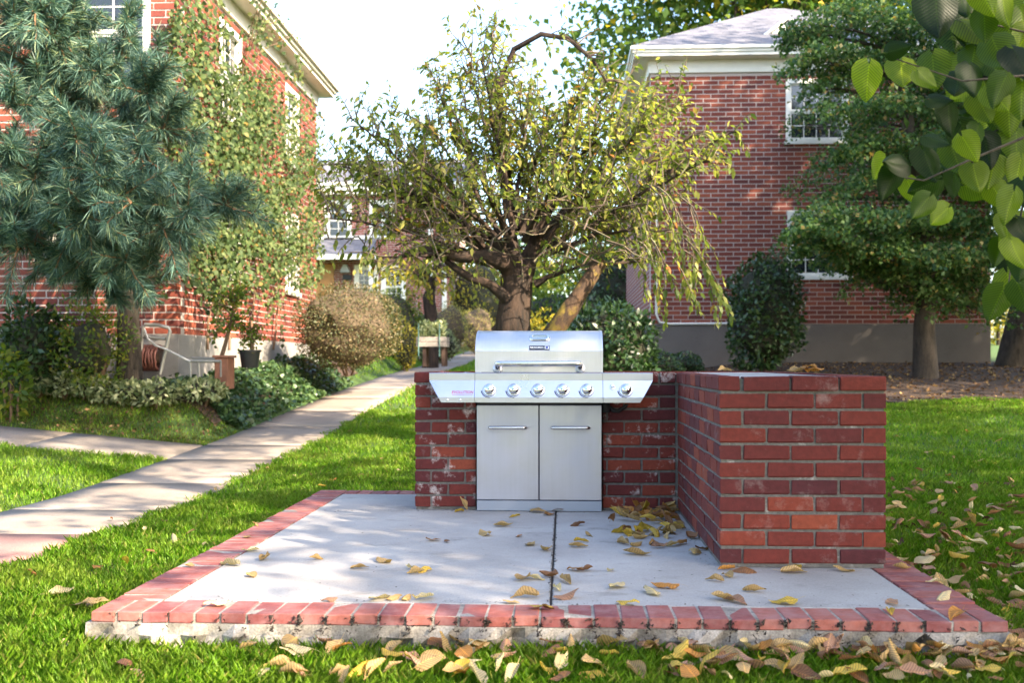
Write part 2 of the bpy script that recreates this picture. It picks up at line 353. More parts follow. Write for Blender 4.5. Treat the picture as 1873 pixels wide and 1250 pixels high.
M['stake'] = plain('green_stake', (.12, .24, .22), .6); M['door'] = plain('orange_wood_door', (.46, .20, .045), .45, nz=.2, nscale=6)
M['dirt'] = plain('dark_debris', (.03, .022, .018), .95); M['stonepale'] = plain('pale_stone', (.3, .28, .26), .9, nz=.3, nscale=8)
M['carpaint'] = plain('dark_blue_paint', (.05, .07, .14), .3); M['asphalt'] = plain('asphalt', (.06, .06, .062), .9, nz=.2, nscale=30)

# ================================================================ THE SETTING: ground, beds, paths
def sheet(name, x0, x1, y0, y1, nx, ny, dz, mat, xs=None, ys=None, wob=0.0):
    xs = np.linspace(x0, x1, nx) if xs is None else xs; ys = np.linspace(y0, y1, ny) if ys is None else ys
    X, Y = np.meshgrid(xs, ys); nx, ny = len(xs), len(ys)
    if wob:
        e = np.zeros_like(X); e[0, :] = 1
        Y = Y+e*wob*np.sin(X*2.3+1)*.6+e*wob*np.sin(X*5.1)*.4
    Z = G(X, Y)+dz
    i = np.arange(nx*ny).reshape(ny, nx)
    F = np.stack([i[:-1, :-1], i[:-1, 1:], i[1:, 1:], i[1:, :-1]], -1).reshape(-1, 4)
    o = obj(name, np_mesh(name, np.stack([X, Y, Z], -1).reshape(-1, 3), F, mat, True)); return tag(o, kind='structure')
gx = np.unique(np.concatenate([np.linspace(-220, -14, 14), np.linspace(-14, 14, 113), np.linspace(14, 220, 14)]))
gy = np.unique(np.concatenate([np.linspace(-60, 0, 10), np.linspace(0, 30, 151), np.linspace(30, 60, 31), np.linspace(60, 420, 25)]))
gnd = sheet('ground', 0, 0, 0, 0, 0, 0, -.012, M['lawn'], gx, gy); gnd['label'] = 'green lawn rolling gently up to the brick buildings'
sheet('mulch_bed', 1.9, 11.5, 14.6, 22.4, 60, 50, .012, M['mulch'], wob=.3)['label'] = 'dark bark mulch bed along the right brick building'
sheet('planting_bed', -11, -4.05, 12.35, 20.9, 50, 50, .012, M['mulch'], wob=.12)['label'] = 'brown soil planting bed along the left brick building'

PX0, PX1 = -3.80, -2.74
def path_slab(parent, x0, x1, y0, y1, mat, name='slab'):
    nx, ny = 5, max(3, int(abs(y1-y0)/.4)+2)
    X, Y = np.meshgrid(np.linspace(x0, x1, nx), np.linspace(y0, y1, ny))
    Z = np.interp(Y, GY, GZ)+.012 if parent.name.startswith('concrete_path') else G(X, Y)+.014
    i = np.arange(nx*ny).reshape(ny, nx)
    top = np.stack([X, Y, Z], -1).reshape(-1, 3); bot = top-np.array((0, 0, .09)); n = nx*ny
    F = [list(q) for q in np.stack([i[:-1, :-1], i[:-1, 1:], i[1:, 1:], i[1:, :-1]], -1).reshape(-1, 4)]
    ring = list(i[0, :])+list(i[1:, -1])+list(i[-1, -2::-1])+list(i[-2:0:-1, 0])
    for a, b in zip(ring, ring[1:]+ring[:1]): F.append([b, a, a+n, b+n])
    return obj(name, np_mesh(name, np.vstack([top, bot]), F, mat), parent)
pth = empty('concrete_path', label='long concrete footpath running past the grill towards the far house', kind='structure')
ys = [5.02, 6.18, 7.2, 8.6, 10.08, 11.2, 12.9, 14.7, 16.6, 18.6, 20.6, 22.6, 25, 28, 31, 34, 38, 42, 46]
path_slab(pth, PX0, PX1, 2.2, 4.1, M['pinkpath'], 'red_slab'); path_slab(pth, PX0, PX1, 4.112, 6.17, M['pinkpath'], 'red_slab')
for a, b in zip(ys[1:-1], ys[2:]): path_slab(pth, PX0, PX1, a, b-.014, M['path'])
sp = empty('side_path', label='narrow concrete path branching off to the left', kind='structure')
for a, b in ((-5.2, -3.815), (-6.7, -5.215), (-8.2, -6.715), (-9.7, -8.215)): path_slab(sp, a, b, 10.12, 11.14, M['path'])
sp2 = empty('crossing_path', label='pale concrete walk crossing the lawn behind the wooden planter', kind='structure')
for a, b in ((-5.3, -3.815), (-6.8, -5.315)): path_slab(sp2, a, b, 33.0, 33.9, M['path'])
sheet('street', -60, 120, 62, 72, 40, 8, .05, M['asphalt'])

# ================================================================ PATIO
SX0, SX1, SY0, SY1 = -1.735, 1.556, 3.84, 7.57
pat = empty('patio', (SX0, SY0, 0), 'raised concrete patio slab edged with red bricks', kind='structure')
JX = -.052; EW = .193
MB().box((SX0+EW+.006, SY0+EW+.006, -.12), (JX-.004, SY1-EW-.006, -.002), .004).obj('concrete_panel', M['slab'], pat)
MB().box((JX+.004, SY0+EW+.006, -.12), (SX1-EW-.006, SY1-EW-.006, -.002), .004).obj('concrete_panel', M['slab'], pat)
MB().box((JX-.0038, SY0+EW+.01, -.1), (JX+.0038, SY1-EW-.01, -.012)).obj('joint_filler', M['dirt'], pat)
def wob_box(x0, x1, y0, y1, z0, z1, seg=.07, amp=.012):
    """rough cast block: front face displaced"""
    b = MB(); n = int((x1-x0)/seg); k = 4; V = np.zeros((n+1, k+1, 3))
    for i in range(n+1):
        for j in range(k+1):
            V[i, j] = (x0+(x1-x0)*i/n, y0+rng.normal(0, amp)*(0.3 if j == k else 1)-(.014 if j < 2 else 0), z0+(z1-z0)*j/k)
    for i in range(n):
        for j in range(k): b.poly([V[i, j], V[i+1, j], V[i+1, j+1], V[i, j+1]])
        b.poly([V[i, k], V[i+1, k], (V[i+1, k][0], y1, z1), (V[i, k][0], y1, z1)])
    return b
b = wob_box(SX0-.012, SX1+.01, SY0-.004, SY0+.3, -.2, -.0395, .05, .017)
b.box((SX0-.01, SY0+.02, -.2), (SX0+.2, SY1+.01, -.0405)); b.box((SX1-.2, SY0+.02, -.2), (SX1+.008, SY1+.01, -.0405)); b.box((SX0+.21, SY1-.2, -.2), (SX1-.21, SY1+.008, -.0405))
# mortar bed just below the tops of the edging bricks
b.box((SX0+.006, SY0+.005, -.041), (SX1-.006, SY0+EW-.001, -.003)); b.box((SX0+.006, SY0+EW, -.041), (SX0+EW-.002, SY1-.006, -.003))
b.box((SX1-EW+.002, SY0+EW, -.041), (SX1-.006, SY1-.006, -.007)); b.box((SX0+EW+.002, SY1-EW+.002, -.041), (SX1-EW-.002, SY1-.006, -.007))
b.obj('footing', M['foot'], pat)
EB = []
for i in range(8):
    me = MB().box((-.0442+rng.uniform(-.001, .0012), -EW/2-rng.uniform(-.003, .003), -.019), (.0442+rng.uniform(-.0012, .001), EW/2-.001, .019), .0018+.0004*i).mesh('edging_brick', M['edging'])
    co_ = np.zeros(len(me.vertices)*3, np.float32); me.vertices.foreach_get('co', co_); co_ += rng.normal(0, .0011, co_.shape); me.vertices.foreach_set('co', co_); EB.append(me)
def ebrick(x, y, rz):
    o = obj('brick', random.choice(EB), pat, (x-SX0, y-SY0, -.0195+random.uniform(-.002, .002)), (random.uniform(-.008, .008), random.uniform(-.008, .008), rz+random.uniform(-.012, .012)))
n = 34; p_ = (SX1-SX0)/n
for i in range(n): ebrick(SX0+(i+.5)*p_, SY0+EW/2+random.uniform(-.003, .003), 0)
n2 = 35; p2 = (SY1-SY0-EW)/n2
for i in range(n2):
    y = SY0+EW+(i+.5)*p2; ebrick(SX0+EW/2, y, math.pi/2); ebrick(SX1-EW/2, y, math.pi/2)
for i in range(2, n-2): ebrick(SX0+(i+.5)*p_, SY1-EW/2, 0)
LX0, LX1, LY0, LY1 = .690, 1.418, 4.81, 7.37
WY = 6.60
# dirt and moss that has crept out of the joints of the front edge
V, F = [], []
dm = MB()
def GX_IN(c): return c[0] > .68 and c[1] > 4.80
for i in range(1, n):
    wgt = 1.0 if 6 < i < 31 else .25
    for _ in range(int(rng.poisson(26*wgt))):
        x = SX0+i*p_+rng.normal(0, .011); z = -.006-abs(rng.normal(0, .04)); s = rng.uniform(.002, .007)
        if z < -.12: continue
        yy = SY0-.004 if z > -.04 else SY0-.024
        c = np.array((x, yy, z)); dm.poly([c+s*rng.normal(0, 1, 3) for _ in range(3)]); dm.poly([c+s*rng.normal(0, 1, 3) for _ in range(3)])
for _ in range(1500):
    c = np.array((JX+rng.normal(0, .0055), rng.uniform(SY0+EW, SY1-EW), .0)); s = rng.uniform(.001, .0045); dm.poly([c+s*rng.normal(0, 1, 3)*np.array((1, 1.6, .35)) for _ in range(3)])
for _ in range(900):      # crumbs along the foot of the masonry and blown over the slab
    u = rng.random(); c = np.array((rng.uniform(SX0+.25, .68), WY-.02-abs(rng.normal(0, .05)), .0)) if u < .3 else np.array((LX0-.01-abs(rng.normal(0, .04)), rng.uniform(LY0, WY), .0)) if u < .55 else np.array((rng.uniform(SX0+.2, SX1-.2), SY0+EW+abs(rng.normal(0, .05)), .0)) if u < .8 else np.array((rng.uniform(SX0+.2, SX1-.2), rng.uniform(SY0+.2, WY), .0))
    if GX_IN(c): continue
    s = rng.uniform(.001, .004); dm.poly([c+s*rng.normal(0, 1, 3)*np.array((1.3, 1.3, .3)) for _ in range(3)])
tag(dm.obj('joint_dirt', M['dirt'], pat), kind='stuff')

# ================================================================ BRICK COUNTER
BL, BJ, BH, CH = .2008, .0106, .0645, .0768
BW = (BL-BJ)/2; MODL = BL+BJ
ctr = empty('brick_counter', (LX0, LY0, 0), 'L-shaped red brick counter built around the gas grill', 'counter')
_bc = {}
def bmesh_brick(l, w, h, mat, var):
    k = (round(l, 3), round(w, 3), round(h, 3), mat.name, var)
    if k not in _bc:
        mb = MB().box((-l/2, -w/2, -h/2), (l/2, w/2, h/2), .0035+.0012*var)
        me = mb.mesh('brick', mat); r2 = np.random.default_rng(int(l*1e4)+var*7+len(mat.name))
        co = np.zeros(len(me.vertices)*3, np.float32); me.vertices.foreach_get('co', co); co += r2.normal(0, .0015, co.shape); me.vertices.foreach_set('co', co); _bc[k] = me
    return _bc[k]
def cbrick(cx, cy, cz, l, along, mat):
    o = obj('brick', bmesh_brick(l, BW, BH, mat, random.randrange(3)), ctr, (cx-LX0, cy-LY0, cz), (0, random.uniform(-.004, .004), (0 if along == 'x' else math.pi/2)+random.uniform(-.004, .004)))
backmb = MB()
def run(x, y, along, sgn, length, i, inward, mat, first=None, joined=False):
    """one course: bricks laid from (x,y) along an axis; inward = offset of the brick centre from the face"""
    z = .018+CH*i+BH/2; t = 0.0; top = (.007 if i == 10 else 0); k = 0
    while t < length-.02:
        l = BL if not (first and k == 0) else first
        l = min(l, length-t)
        if length-t-l < .03: l = length-t
        c = t+l/2; jit = random.uniform(-.0015, .0015)
        iw = inward-math.copysign(top, inward)+jit
        cx, cy = (x+sgn*c, y+iw) if along == 'x' else (x+iw, y+sgn*c)
        if joined:
            if along == 'x': backmb.box((cx-l/2, cy-BW/2, z-BH/2), (cx+l/2, cy+BW/2, z+BH/2))
            else: backmb.box((cx-BW/2, cy-l/2, z-BH/2), (cx+BW/2, cy+l/2, z+BH/2))
        else: cbrick(cx, cy, z, l, along, mat)
        t += l+BJ; k += 1
LP0, LP1 = -.925, -.545            # left pier
for i in range(11):
    A = i % 2 == 0; h = BW+BJ
    # leg: front, left side, right side
    run(LX0+(h if A else 0), LY0, 'x', 1, 3*MODL-BJ, i, BW/2, M['brick'])
    run(LX0, LY0+(0 if A else h), 'y', 1, WY-LY0-(0 if A else h)-.016, i, BW/2, M['brick'])
    run(LX1, LY0+(h if A else 0), 'y', 1, LY1-LY0-(h if A else 0), i, -BW/2, M['brick'], joined=True)
    # back wall right of the grill
    run(LX0-.012, WY, 'x', -1, LX0-.012-.235, i, BW/2, M['brick_wall'], first=(BW if A else None))
    # pier left of the grill
    run(LP0+(h if A else 0), WY, 'x', 1, LP1-LP0-(h if A else 0), i, BW/2, M['brick_wall'])
    run(LP0, WY+(0 if A else h), 'y', 1, LY1-WY-(0 if A else h), i, BW/2, M['brick'])
    run(LX1-BW-.004, LY1, 'x', -1, LX1-LP0-2*BW-.01, i, -BW/2, M['brick'], joined=True)
tag(backmb.obj('rear_brickwork', M['brick_i'], ctr), kind='stuff')
e_ = .007
core = MB()
core.box((LX0+e_, LY0+e_, 0), (LX1-e_, LY1-e_, .839)); core.box((.24, WY+e_, 0), (LX0+e_-.001, LY1-e_-.001, .8395)); core.box((LP0+e_, WY+e_, 0), (LP1-.001, LY1-e_, .8395))
core.box((LP1-.0005, 7.14, 0), (.2395, LY1-e_-.002, .84))
core.obj('mortar', M['mortar'], ctr)
MB().box((LX0+BW+.006, LY0+BW+.006, .80), (LX1-BW-.006, LY1-BW-.006, .8445), .003).obj('concrete_top', M['slab'], ctr)

# ================================================================ GAS GRILL
gr = empty('gas_grill', (-.155, 6.83, 0), 'stainless steel gas grill with five front knobs set into the brick counter', 'grill')
GX0, GX1 = -.538, .228; GM = -.155
MB().box((GX0+.004, 6.575, .004), (GX1-.004, 7.10, .70), .003).obj('cart_body', M['black'], gr)
MB().box((GX0+.001, 6.552, .001), (GX1-.001, 6.60, .0645), .003).obj('kick_panel', M['kick'], gr)
for s, (x0, x1) in enumerate(((GX0+.001, GM-.0028), (GM+.0028, GX1-.001))):
    d = MB().box((x0, 6.548, .0695), (x1, 6.574, .650), .003).obj('cabinet_door', M['steel_v'], gr, 20)
    hx0, hx1 = ((-.468, -.222), (-.088, .160))[s]; zz = .514
    pts = [(hx0+.012, 6.549, zz), (hx0+.012, 6.523, zz)]+[(hx0+.012+.018*(1-math.cos(a)), 6.523-.018*math.sin(a), zz) for a in np.linspace(.3, 1.57, 5)]
    pts += [(2*((hx0+hx1)/2)-p[0], p[1], p[2]) for p in pts[::-1]]
    MB().tube(pts, .0105, 14).obj('handle', M['tubesteel'], d, 60)
MB().box((GX0+.02, 6.56, .6515), (GX1-.02, 6.60, .70)).obj('vent_gap', M['black'], gr)
PROF = [(6.47, .849), (6.440, .849), (6.436, .8455), (6.436, .803), (6.390, .703), (6.390, .672), (6.47, .672)]
MB().prism(PROF, GX0, GX1).obj('control_panel', M['steel'], gr, 12)
def shelf(name, xin, xout, sg):
    cut = xout+sg*-.078; q = PROF; mb = MB()
    loops = []
    for (y, z) in PROF:
        f = np.clip((.80-z)/(.80-.672), 0, 1); xo = xout-sg*.078*f
        loops.append(((xin, y, z), (xo, y, z)))
    k = len(loops); n0 = len(mb.v)
    for a, b_ in loops: mb.v += [a, b_]
    for i in range(k):
        j = (i+1) % k; mb.f.append((2*i, 2*j, 2*j+1, 2*i+1))
    mb.f.append(tuple(2*i for i in range(k))); mb.f.append(tuple(2*i+1 for i in range(k))[::-1])
    x0, x1 = sorted((xin, xout)); mb.box((x0+.003, 6.4705, .835), (x1-.003, 6.97, .8488), .003)
    return mb.obj(name, M['steel'], gr, 12)
shl = shelf('side_shelf', GX0-.0022, -.815, -1); shr = shelf('side_shelf', GX1+.0022, .527, 1)
for x in (-.700, -.623): MB().lathe([(.0058, 0), (.0058, .003), (.003, .005), (0.0005, .0055)], (x, 6.3895, .687), (0, -1, 0), 12).obj('screw', M['chrome'], shl, 40)
nrm = np.array((0, -.1, -.046)); nrm = np.array((0, -.9085, .418))     # outward normal of the sloping face
def on_face(z): return 6.390+(z-.703)*(.046/.1)
def knob(x, z, r, parent):
    c = np.array((x, on_face(z), z))
    bz = MB().lathe([(r*1.28, 0), (r*1.28, .004), (r*1.2, .008), (r*1.05, .0085)], c, nrm, 28)
    o = obj('knob', MB().lathe([(r*.92, .008), (r*1.0, .014), (r*1.0, .026), (r*.93, .034), (r*.72, .041), (r*.4, .045), (.0008, .0462)], (0, 0, 0), nrm, 28).mesh('knob', M['chrome'], 50), parent, tuple(c-np.array(gr.location)-(np.array(parent.location) if parent != gr else 0)))
    bz.obj('bezel', M['tubesteel'], o, 40)
    ar = MB()
    for a in np.linspace(math.radians(185), math.radians(262), 12):
        u = np.array((1, 0, 0)); v = np.cross(nrm, u); v = v if v[2] > 0 else -v
        p = c+nrm*.0008+(math.cos(a)*u+math.sin(a)*v)*r*1.48; w = r*.07
        q = c+nrm*.0008+(math.cos(a+.13)*u+math.sin(a+.13)*v)*r*1.48
        rad = (p-c)/np.linalg.norm(p-c)*w*(1.6-.9*(a-3.2)/1.4); ar.poly([p-rad, q-rad, q+rad, p+rad])
    v = np.cross(nrm, (1, 0, 0)); v = v if v[2] > 0 else -v; p = c+nrm*.0008-v*r*1.52
    ar.lathe([(.0026, 0), (.0026, .0006)], p, nrm, 8)
    ar.obj('flame_scale', M['blackink'], o)
for x in (-.449, -.302, -.156, -.010, .135): knob(x, .745, .0325, gr)
knob(.366, .745, .0325, shr)
c = np.array((.286, on_face(.765), .765)); MB().lathe([(.016, 0), (.016, .006), (.011, .008), (.011, .02), (.009, .023), (.0008, .0235)], c, nrm, 20).obj('ignition_button', M['chrome'], shr, 40)
LP = [(6.492, .852), (6.492, .982), (6.496, .990), (6.53, 1.040), (6.58, 1.078), (6.64, 1.100), (6.72, 1.110), (6.86, 1.112), (6.98, 1.10), (7.06, 1.06), (7.1, .98), (7.1, .852)]
lid = MB().prism(LP, GX0+.012, GX1-.012).obj('lid', M['lidsteel'], gr, 25)
for xa, xb in ((GX0-.004, GX0+.0115), (GX1-.0115, GX1+.004)):
    q = [(6.796+(y-6.796)*1.008, .85+(z-.85)*1.012) for y, z in LP]; MB().prism(q, xa, xb).obj('end_cap', M['lidsteel'], lid, 25)
hz = .905; pts = [(-.405, 6.493, hz-.028), (-.405, 6.455, hz-.012)]+[(-.405+.03*(1-math.cos(a)), 6.44-.03*math.sin(a), hz) for a in np.linspace(.2, 1.57, 6)]
pts += [(-.31-p[0], p[1], p[2]) for p in pts[::-1]]
MB().tube(pts, .0165, 18).obj('handle', M['tubesteel'], lid, 60)
for x in (-.405, .095): MB().lathe([(.03, 0), (.028, .008), (.018, .012)], (x, 6.492, hz-.03), (0, -1, .1), 16).obj('handle_mount', M['steel'], lid, 40)
# thermometer: rounded frame on the curved front
tn = np.array((0, -.62, .78)); tc = np.array((-.152, 6.552, 1.060)); tu = np.array((1., 0, 0)); tv = np.cross(tu, tn)*-1
tv = tv if tv[2] > 0 else -tv
def rr(w, h, r, off, k=5):
    P = []
    for cx, cy, a0 in ((w-r, h-r, 0), (-w+r, h-r, 90), (-w+r, -h+r, 180), (w-r, -h+r, 270)):
        for a in np.linspace(a0, a0+90, k): P.append(tc+tn*off+tu*(cx+r*math.cos(math.radians(a)))+tv*(cy+r*math.sin(math.radians(a))))
    return P
fm = MB(); loops = [rr(.064, .030, .026, -.012), rr(.064, .030, .026, .006), rr(.058, .026, .022, .012), rr(.046, .019, .010, .012), rr(.044, .018, .009, .004)]
kk = len(loops[0])
for L_ in loops: fm.v += [tuple(p) for p in L_]
for a in range(len(loops)-1):
    for i in range(kk): fm.f.append((a*kk+i, a*kk+(i+1) % kk, (a+1)*kk+(i+1) % kk, (a+1)*kk+i))
th = fm.obj('thermometer', M['chrome'], lid, 50)
MB().poly(rr(.045, .0185, .009, .0045)).obj('gauge_glass', plain('gauge_face', (.30, .38, .44), .12, spec=.8), th)
def text(name, s, size, mat, parent, origin, u, v, width=None, shear=0, bold=0.0):
    cu = bpy.data.curves.new(name, 'FONT'); cu.body = s; cu.size = 1; cu.extrude = 0; cu.shear = shear; cu.offset = bold; cu.resolution_u = 3
    to = bpy.data.objects.new(name, cu); C.objects.link(to); dg = bpy.context.evaluated_depsgraph_get(); dg.update()
    me = bpy.data.meshes.new_from_object(to.evaluated_get(dg)); bpy.data.objects.remove(to); me.name = name
    co = np.zeros(len(me.vertices)*3, np.float32); me.vertices.foreach_get('co', co); co = co.reshape(-1, 3)
    co -= co.min(0); w = co[:, 0].max(); hgt = co[:, 1].max(); sx = (width or w*size)/w; sy = size/hgt
    off = np.zeros(3); p = parent
    while p is not None: off += np.array(p.location); p = p.parent
    P = np.asarray(origin)+co[:, :1]*sx*np.asarray(u)+co[:, 1:2]*sy*np.asarray(v)-off
    me.vertices.foreach_set('co', P.astype(np.float32).ravel()); me.materials.clear(); me.materials.append(mat); me.update()
    return obj(name, me, parent)
fv = np.array((0, .418, .9085)); fo = nrm*.0008
text('lettering', 'EVOLUTION', .019, M['redink'], shl, np.array((-.676, on_face(.7245), .7245))+fo, (1, 0, 0), fv, .132, .25, .02)['label'] = 'red EVOLUTION lettering'
text('small_lettering', 'INFRARED PLUS', .0065, M['redink'], shl, np.array((-.672, on_face(.7145), .7145))+fo, (1, 0, 0), fv, .12)
pn = np.array((0, -.86, .51)); pv = np.array((0, .51, .86)); pc = np.array((-.152, 6.5005, 1.000))
npl = MB(); 
for sgn_ in (1,):
    A = [pc+tu*a+pv*b_+pn*.0045 for a, b_ in ((-.062, -.014), (.062, -.014), (.062, .014), (-.062, .014))]; B = [p-pn*.014 for p in A]
    npl.poly(A); npl.poly(B[::-1])
    for i in range(4): npl.poly([A[i], B[i], B[(i+1) % 4], A[(i+1) % 4]])
npo = npl.obj('nameplate', M['plate'], lid)
text('nameplate_lettering', 'NEXGRILL', .012, M['whiteink'], npo, pc+tu*-.056+pv*-.006+pn*.0053, tu, pv, .084, 0, .015)
e2 = [pc+tu*a+pv*b_+pn*.0053 for a, b_ in ((.032, -.010), (.058, -.010), (.058, .010), (.032, .010))]; MB().poly(e2).obj('emblem_field', M['whiteink'], npo)
e3 = [pc+tu*a+pv*b_+pn*.006 for a, b_ in ((.037, -.0065), (.053, -.0065), (.053, .007), (.037, .007))]; MB().poly(e3).obj('emblem_square', M['blueink'], npo)
# grease pan and regulator hose hanging right under the shelf
MB().tube([(.26, 6.62, .66), (.30, 6.60, .615), (.33, 6.60, .612), (.40, 6.62, .66)], .014, 8).box((.232, 6.575, .604), (.278, 6.60, .667), .004).obj('gas_regulator', M['black'], gr, 60)

# ================================================================ BUILDINGS
def cells(u0, u1, v0, v1, holes):
    us = sorted({u0, u1, *[h[0] for h in holes], *[h[1] for h in holes]}); vs = sorted({v0, v1, *[h[2] for h in holes], *[h[3] for h in holes]})
    for a, b_ in zip(us, us[1:]):
        for c_, d in zip(vs, vs[1:]):
            if not any(h[0] <= (a+b_)/2 <= h[1] and h[2] <= (c_+d)/2 <= h[3] for h in holes): yield a, b_, c_, d
ML, MH = .305, .092
def brick_wall(parent, to3, u0, u1, v0, v1, holes, pick, name, cap=300, th=.05):
    """to3(u,v,d): wall coordinates to the world; bricks the camera shows largest become single objects (pick), the rest is joined"""
    mb = MB(); holes = [h for h in holes]
    for a, b_, c_, d in cells(u0, u1, v0, v1, holes):
        A = [to3(a, c_, 0), to3(b_, c_, 0), to3(b_, d, 0), to3(a, d, 0)]; B = [to3(a, c_, -.25), to3(b_, c_, -.25), to3(b_, d, -.25), to3(a, d, -.25)]
        mb.poly(A); mb.poly(B[::-1])
        for i in range(4): mb.poly([A[i], B[i], B[(i+1) % 4], A[(i+1) % 4]])
    wall = mb.obj('wall_mortar', M['bmortar'], parent)
    singles, rest = [], MB(); joint = .018; rows = int((v1-v0)/MH)
    for r in range(rows):
        v = v0+r*MH+joint/2; t = u0-(ML/2 if r % 2 else 0)
        while t < u1-.01:
            a, b_ = max(t+joint/2, u0), min(t+ML-joint/2, u1); t += ML
            if b_-a < .03: continue
            segs = [(a, b_)]
            for h in holes:
                if v+MH-joint > h[2]+.01 and v < h[3]-.01:
                    ns = []
                    for (x, y) in segs:
                        if y <= h[0] or x >= h[1]: ns.append((x, y)); continue
                        if x < h[0]-.02: ns.append((x, h[0]))
                        if y > h[1]+.02: ns.append((h[1], y))
                    segs = ns
            for (x, y) in segs: singles.append((x, y, v, v+MH-joint))
    sc = sorted(range(len(singles)), key=lambda i: -pick(np.array(to3((singles[i][0]+singles[i][1])/2, (singles[i][2]+singles[i][3])/2, 0)), singles[i]))
    chosen = set(i for i in sc[:cap] if pick(np.array(to3((singles[i][0]+singles[i][1])/2, singles[i][2], 0)), singles[i]) > 0)
    off = np.zeros(3); p = parent
    while p is not None: off += np.array(p.location); p = p.parent
    ex, ez, en = [np.array(to3(*q))-np.array(to3(0, 0, 0)) for q in ((1, 0, 0), (0, 1, 0), (0, 0, 1))]
    Mx = Matrix(((ex[0], -en[0], ez[0]), (ex[1], -en[1], ez[1]), (ex[2], -en[2], ez[2]))).to_4x4()
    cache = {}
    for i, (a, b_, c_, d) in enumerate(singles):
        out = .007+random.uniform(-.0015, .0015)
        if i in chosen:
            k = round(b_-a, 3)
            if k not in cache: cache[k] = MB().box((-k/2, -.02, -(d-c_)/2), (k/2, .02, (d-c_)/2), .004).mesh('brick', M['bb'])
            w = np.array(to3((a+b_)/2, (c_+d)/2, out-.02))-off
            o = obj('brick', cache[k], parent); o.matrix_local = Matrix.Translation(Vector(w)) @ Mx
        else:
            P = [to3(a, c_, out), to3(b_, c_, out), to3(b_, d, out), to3(a, d, out)]; Q = [to3(a, c_, -.002), to3(b_, c_, -.002), to3(b_, d, -.002), to3(a, d, -.002)]
            n0 = len(rest.v); rest.v += [tuple(map(float, q)) for q in P+Q]
            rest.f += [(n0, n0+1, n0+2, n0+3)]+[(n0+j, n0+4+j, n0+4+(j+1) % 4, n0+(j+1) % 4) for j in range(4)]
    if rest.f: tag(rest.obj('brickwork', M['bbi'], parent), kind='stuff')
def window(parent, to3, u0, u1, v0, v1, cols, rows, mat=None, trim=.09):
    """double hung window: casing, sill, sash bars, panes"""
    mat = mat or M['white']
    def bx(mb, a, b_, c_, d, d0, d1):
        A = [to3(a, c_, d1), to3(b_, c_, d1), to3(b_, d, d1), to3(a, d, d1)]; B = [to3(a, c_, d0), to3(b_, c_, d0), to3(b_, d, d0), to3(a, d, d0)]
        mb.poly(A); mb.poly(B[::-1])
        for i in range(4): mb.poly([A[i], B[i], B[(i+1) % 4], A[(i+1) % 4]])
    f = MB(); bx(f, u0, u0+trim, v0, v1, -.1, .022); bx(f, u1-trim, u1, v0, v1, -.1, .022); bx(f, u0+trim, u1-trim, v1-trim, v1, -.1, .020); bx(f, u0+trim, u1-trim, v0, v0+.03, -.1, .018)
    w = f.obj('window', mat, parent)
    s = MB(); bx(s, u0-.03, u1+.03, v0-.07, v0-.001, -.05, .06); s.obj('sill', mat, w)
    iu0, iu1, iv0, iv1 = u0+trim, u1-trim, v0+.03, v1-trim; midv = (iv0+iv1)/2
    sa = MB()
    for lo, hi, dep in ((iv0, midv, -.05), (midv, iv1, -.03)):
        bx(sa, iu0, iu0+.035, lo, hi, dep-.025, dep); bx(sa, iu1-.035, iu1, lo, hi, dep-.025, dep); bx(sa, iu0+.035, iu1-.035, lo, lo+.05, dep-.025, dep-.001); bx(sa, iu0+.035, iu1-.035, hi-.035, hi, dep-.025, dep-.001)
    sa.obj('sash', mat, w)
    g = .018
    for lo, hi, dep in ((iv0+.05, midv-.035, -.05), (midv+.05, iv1-.035, -.03)):
        mt = MB(); cw = (iu1-iu0-.07)/cols; rh = (hi-lo)/rows
        for i in range(1, cols): bx(mt, iu0+.035+i*cw-g/2, iu0+.035+i*cw+g/2, lo, hi, dep-.02, dep-.004)
        for j in range(1, rows): bx(mt, iu0+.035, iu1-.035, lo+j*rh-g/2, lo+j*rh+g/2, dep-.021, dep-.006)
        if mt.f: mt.obj('muntins', mat, w)
        for i in range(cols):
            for j in range(rows):
                q = MB(); a = iu0+.035+i*cw+g/2; b_ = iu0+.035+(i+1)*cw-g/2; c_ = lo+j*rh+g/2; d = lo+(j+1)*rh-g/2; t = rng.normal(0, .0012, 4)
                q.poly([to3(a, c_, dep-.016+t[0]), to3(b_, c_, dep-.016+t[1]), to3(b_, d, dep-.016+t[2]), to3(a, d, dep-.016+t[3])]); q.obj('pane', M['glass'], w)
    return w
# ---- right building
RBY = 22.0; rx0 = at(1190, 600, RBY)[0]; rx1 = at(1811, 600, RBY)[0]
rz_f = at(1300, 593, RBY)[2]; rz_t = at(1300, 133, RBY)[2]; RD = 9.0
rb = empty('brick_building', (rx0, RBY, .8), 'two-storey red brick building with white cornice behind the counter on the right', 'building')
f3 = lambda u, v, d: (u, RBY-d, v)
def uv(px, py): p = at(px, py, RBY); return p[0], p[2]
(wu0, wv0), (wu1, wv1) = uv(1437, 258), uv(1552, 143); (xu0, xv0), (xu1, xv1) = uv(1440, 506), uv(1556, 384)
def pick_r(P, s):
    x, y = to_px(P)
    if s[1]-s[0] < .1: return 0
    if 1225 < x < 1437 and y < 560: return 2-abs(x-1330)/400
    if 1465 < x < 1800 and 512 < y < 592: return 1.2-(x-1465)/900
    return 0
brick_wall(rb, f3, rx0, rx1, rz_f, rz_t, [(wu0, wu1, wv0, wv1), (xu0, xu1, xv0, xv1)], pick_r, 'r')
window(rb, f3, wu0, wu1, wv0, wv1, 4, 2); window(rb, f3, xu0, xu1, xv0, xv1, 4, 2)
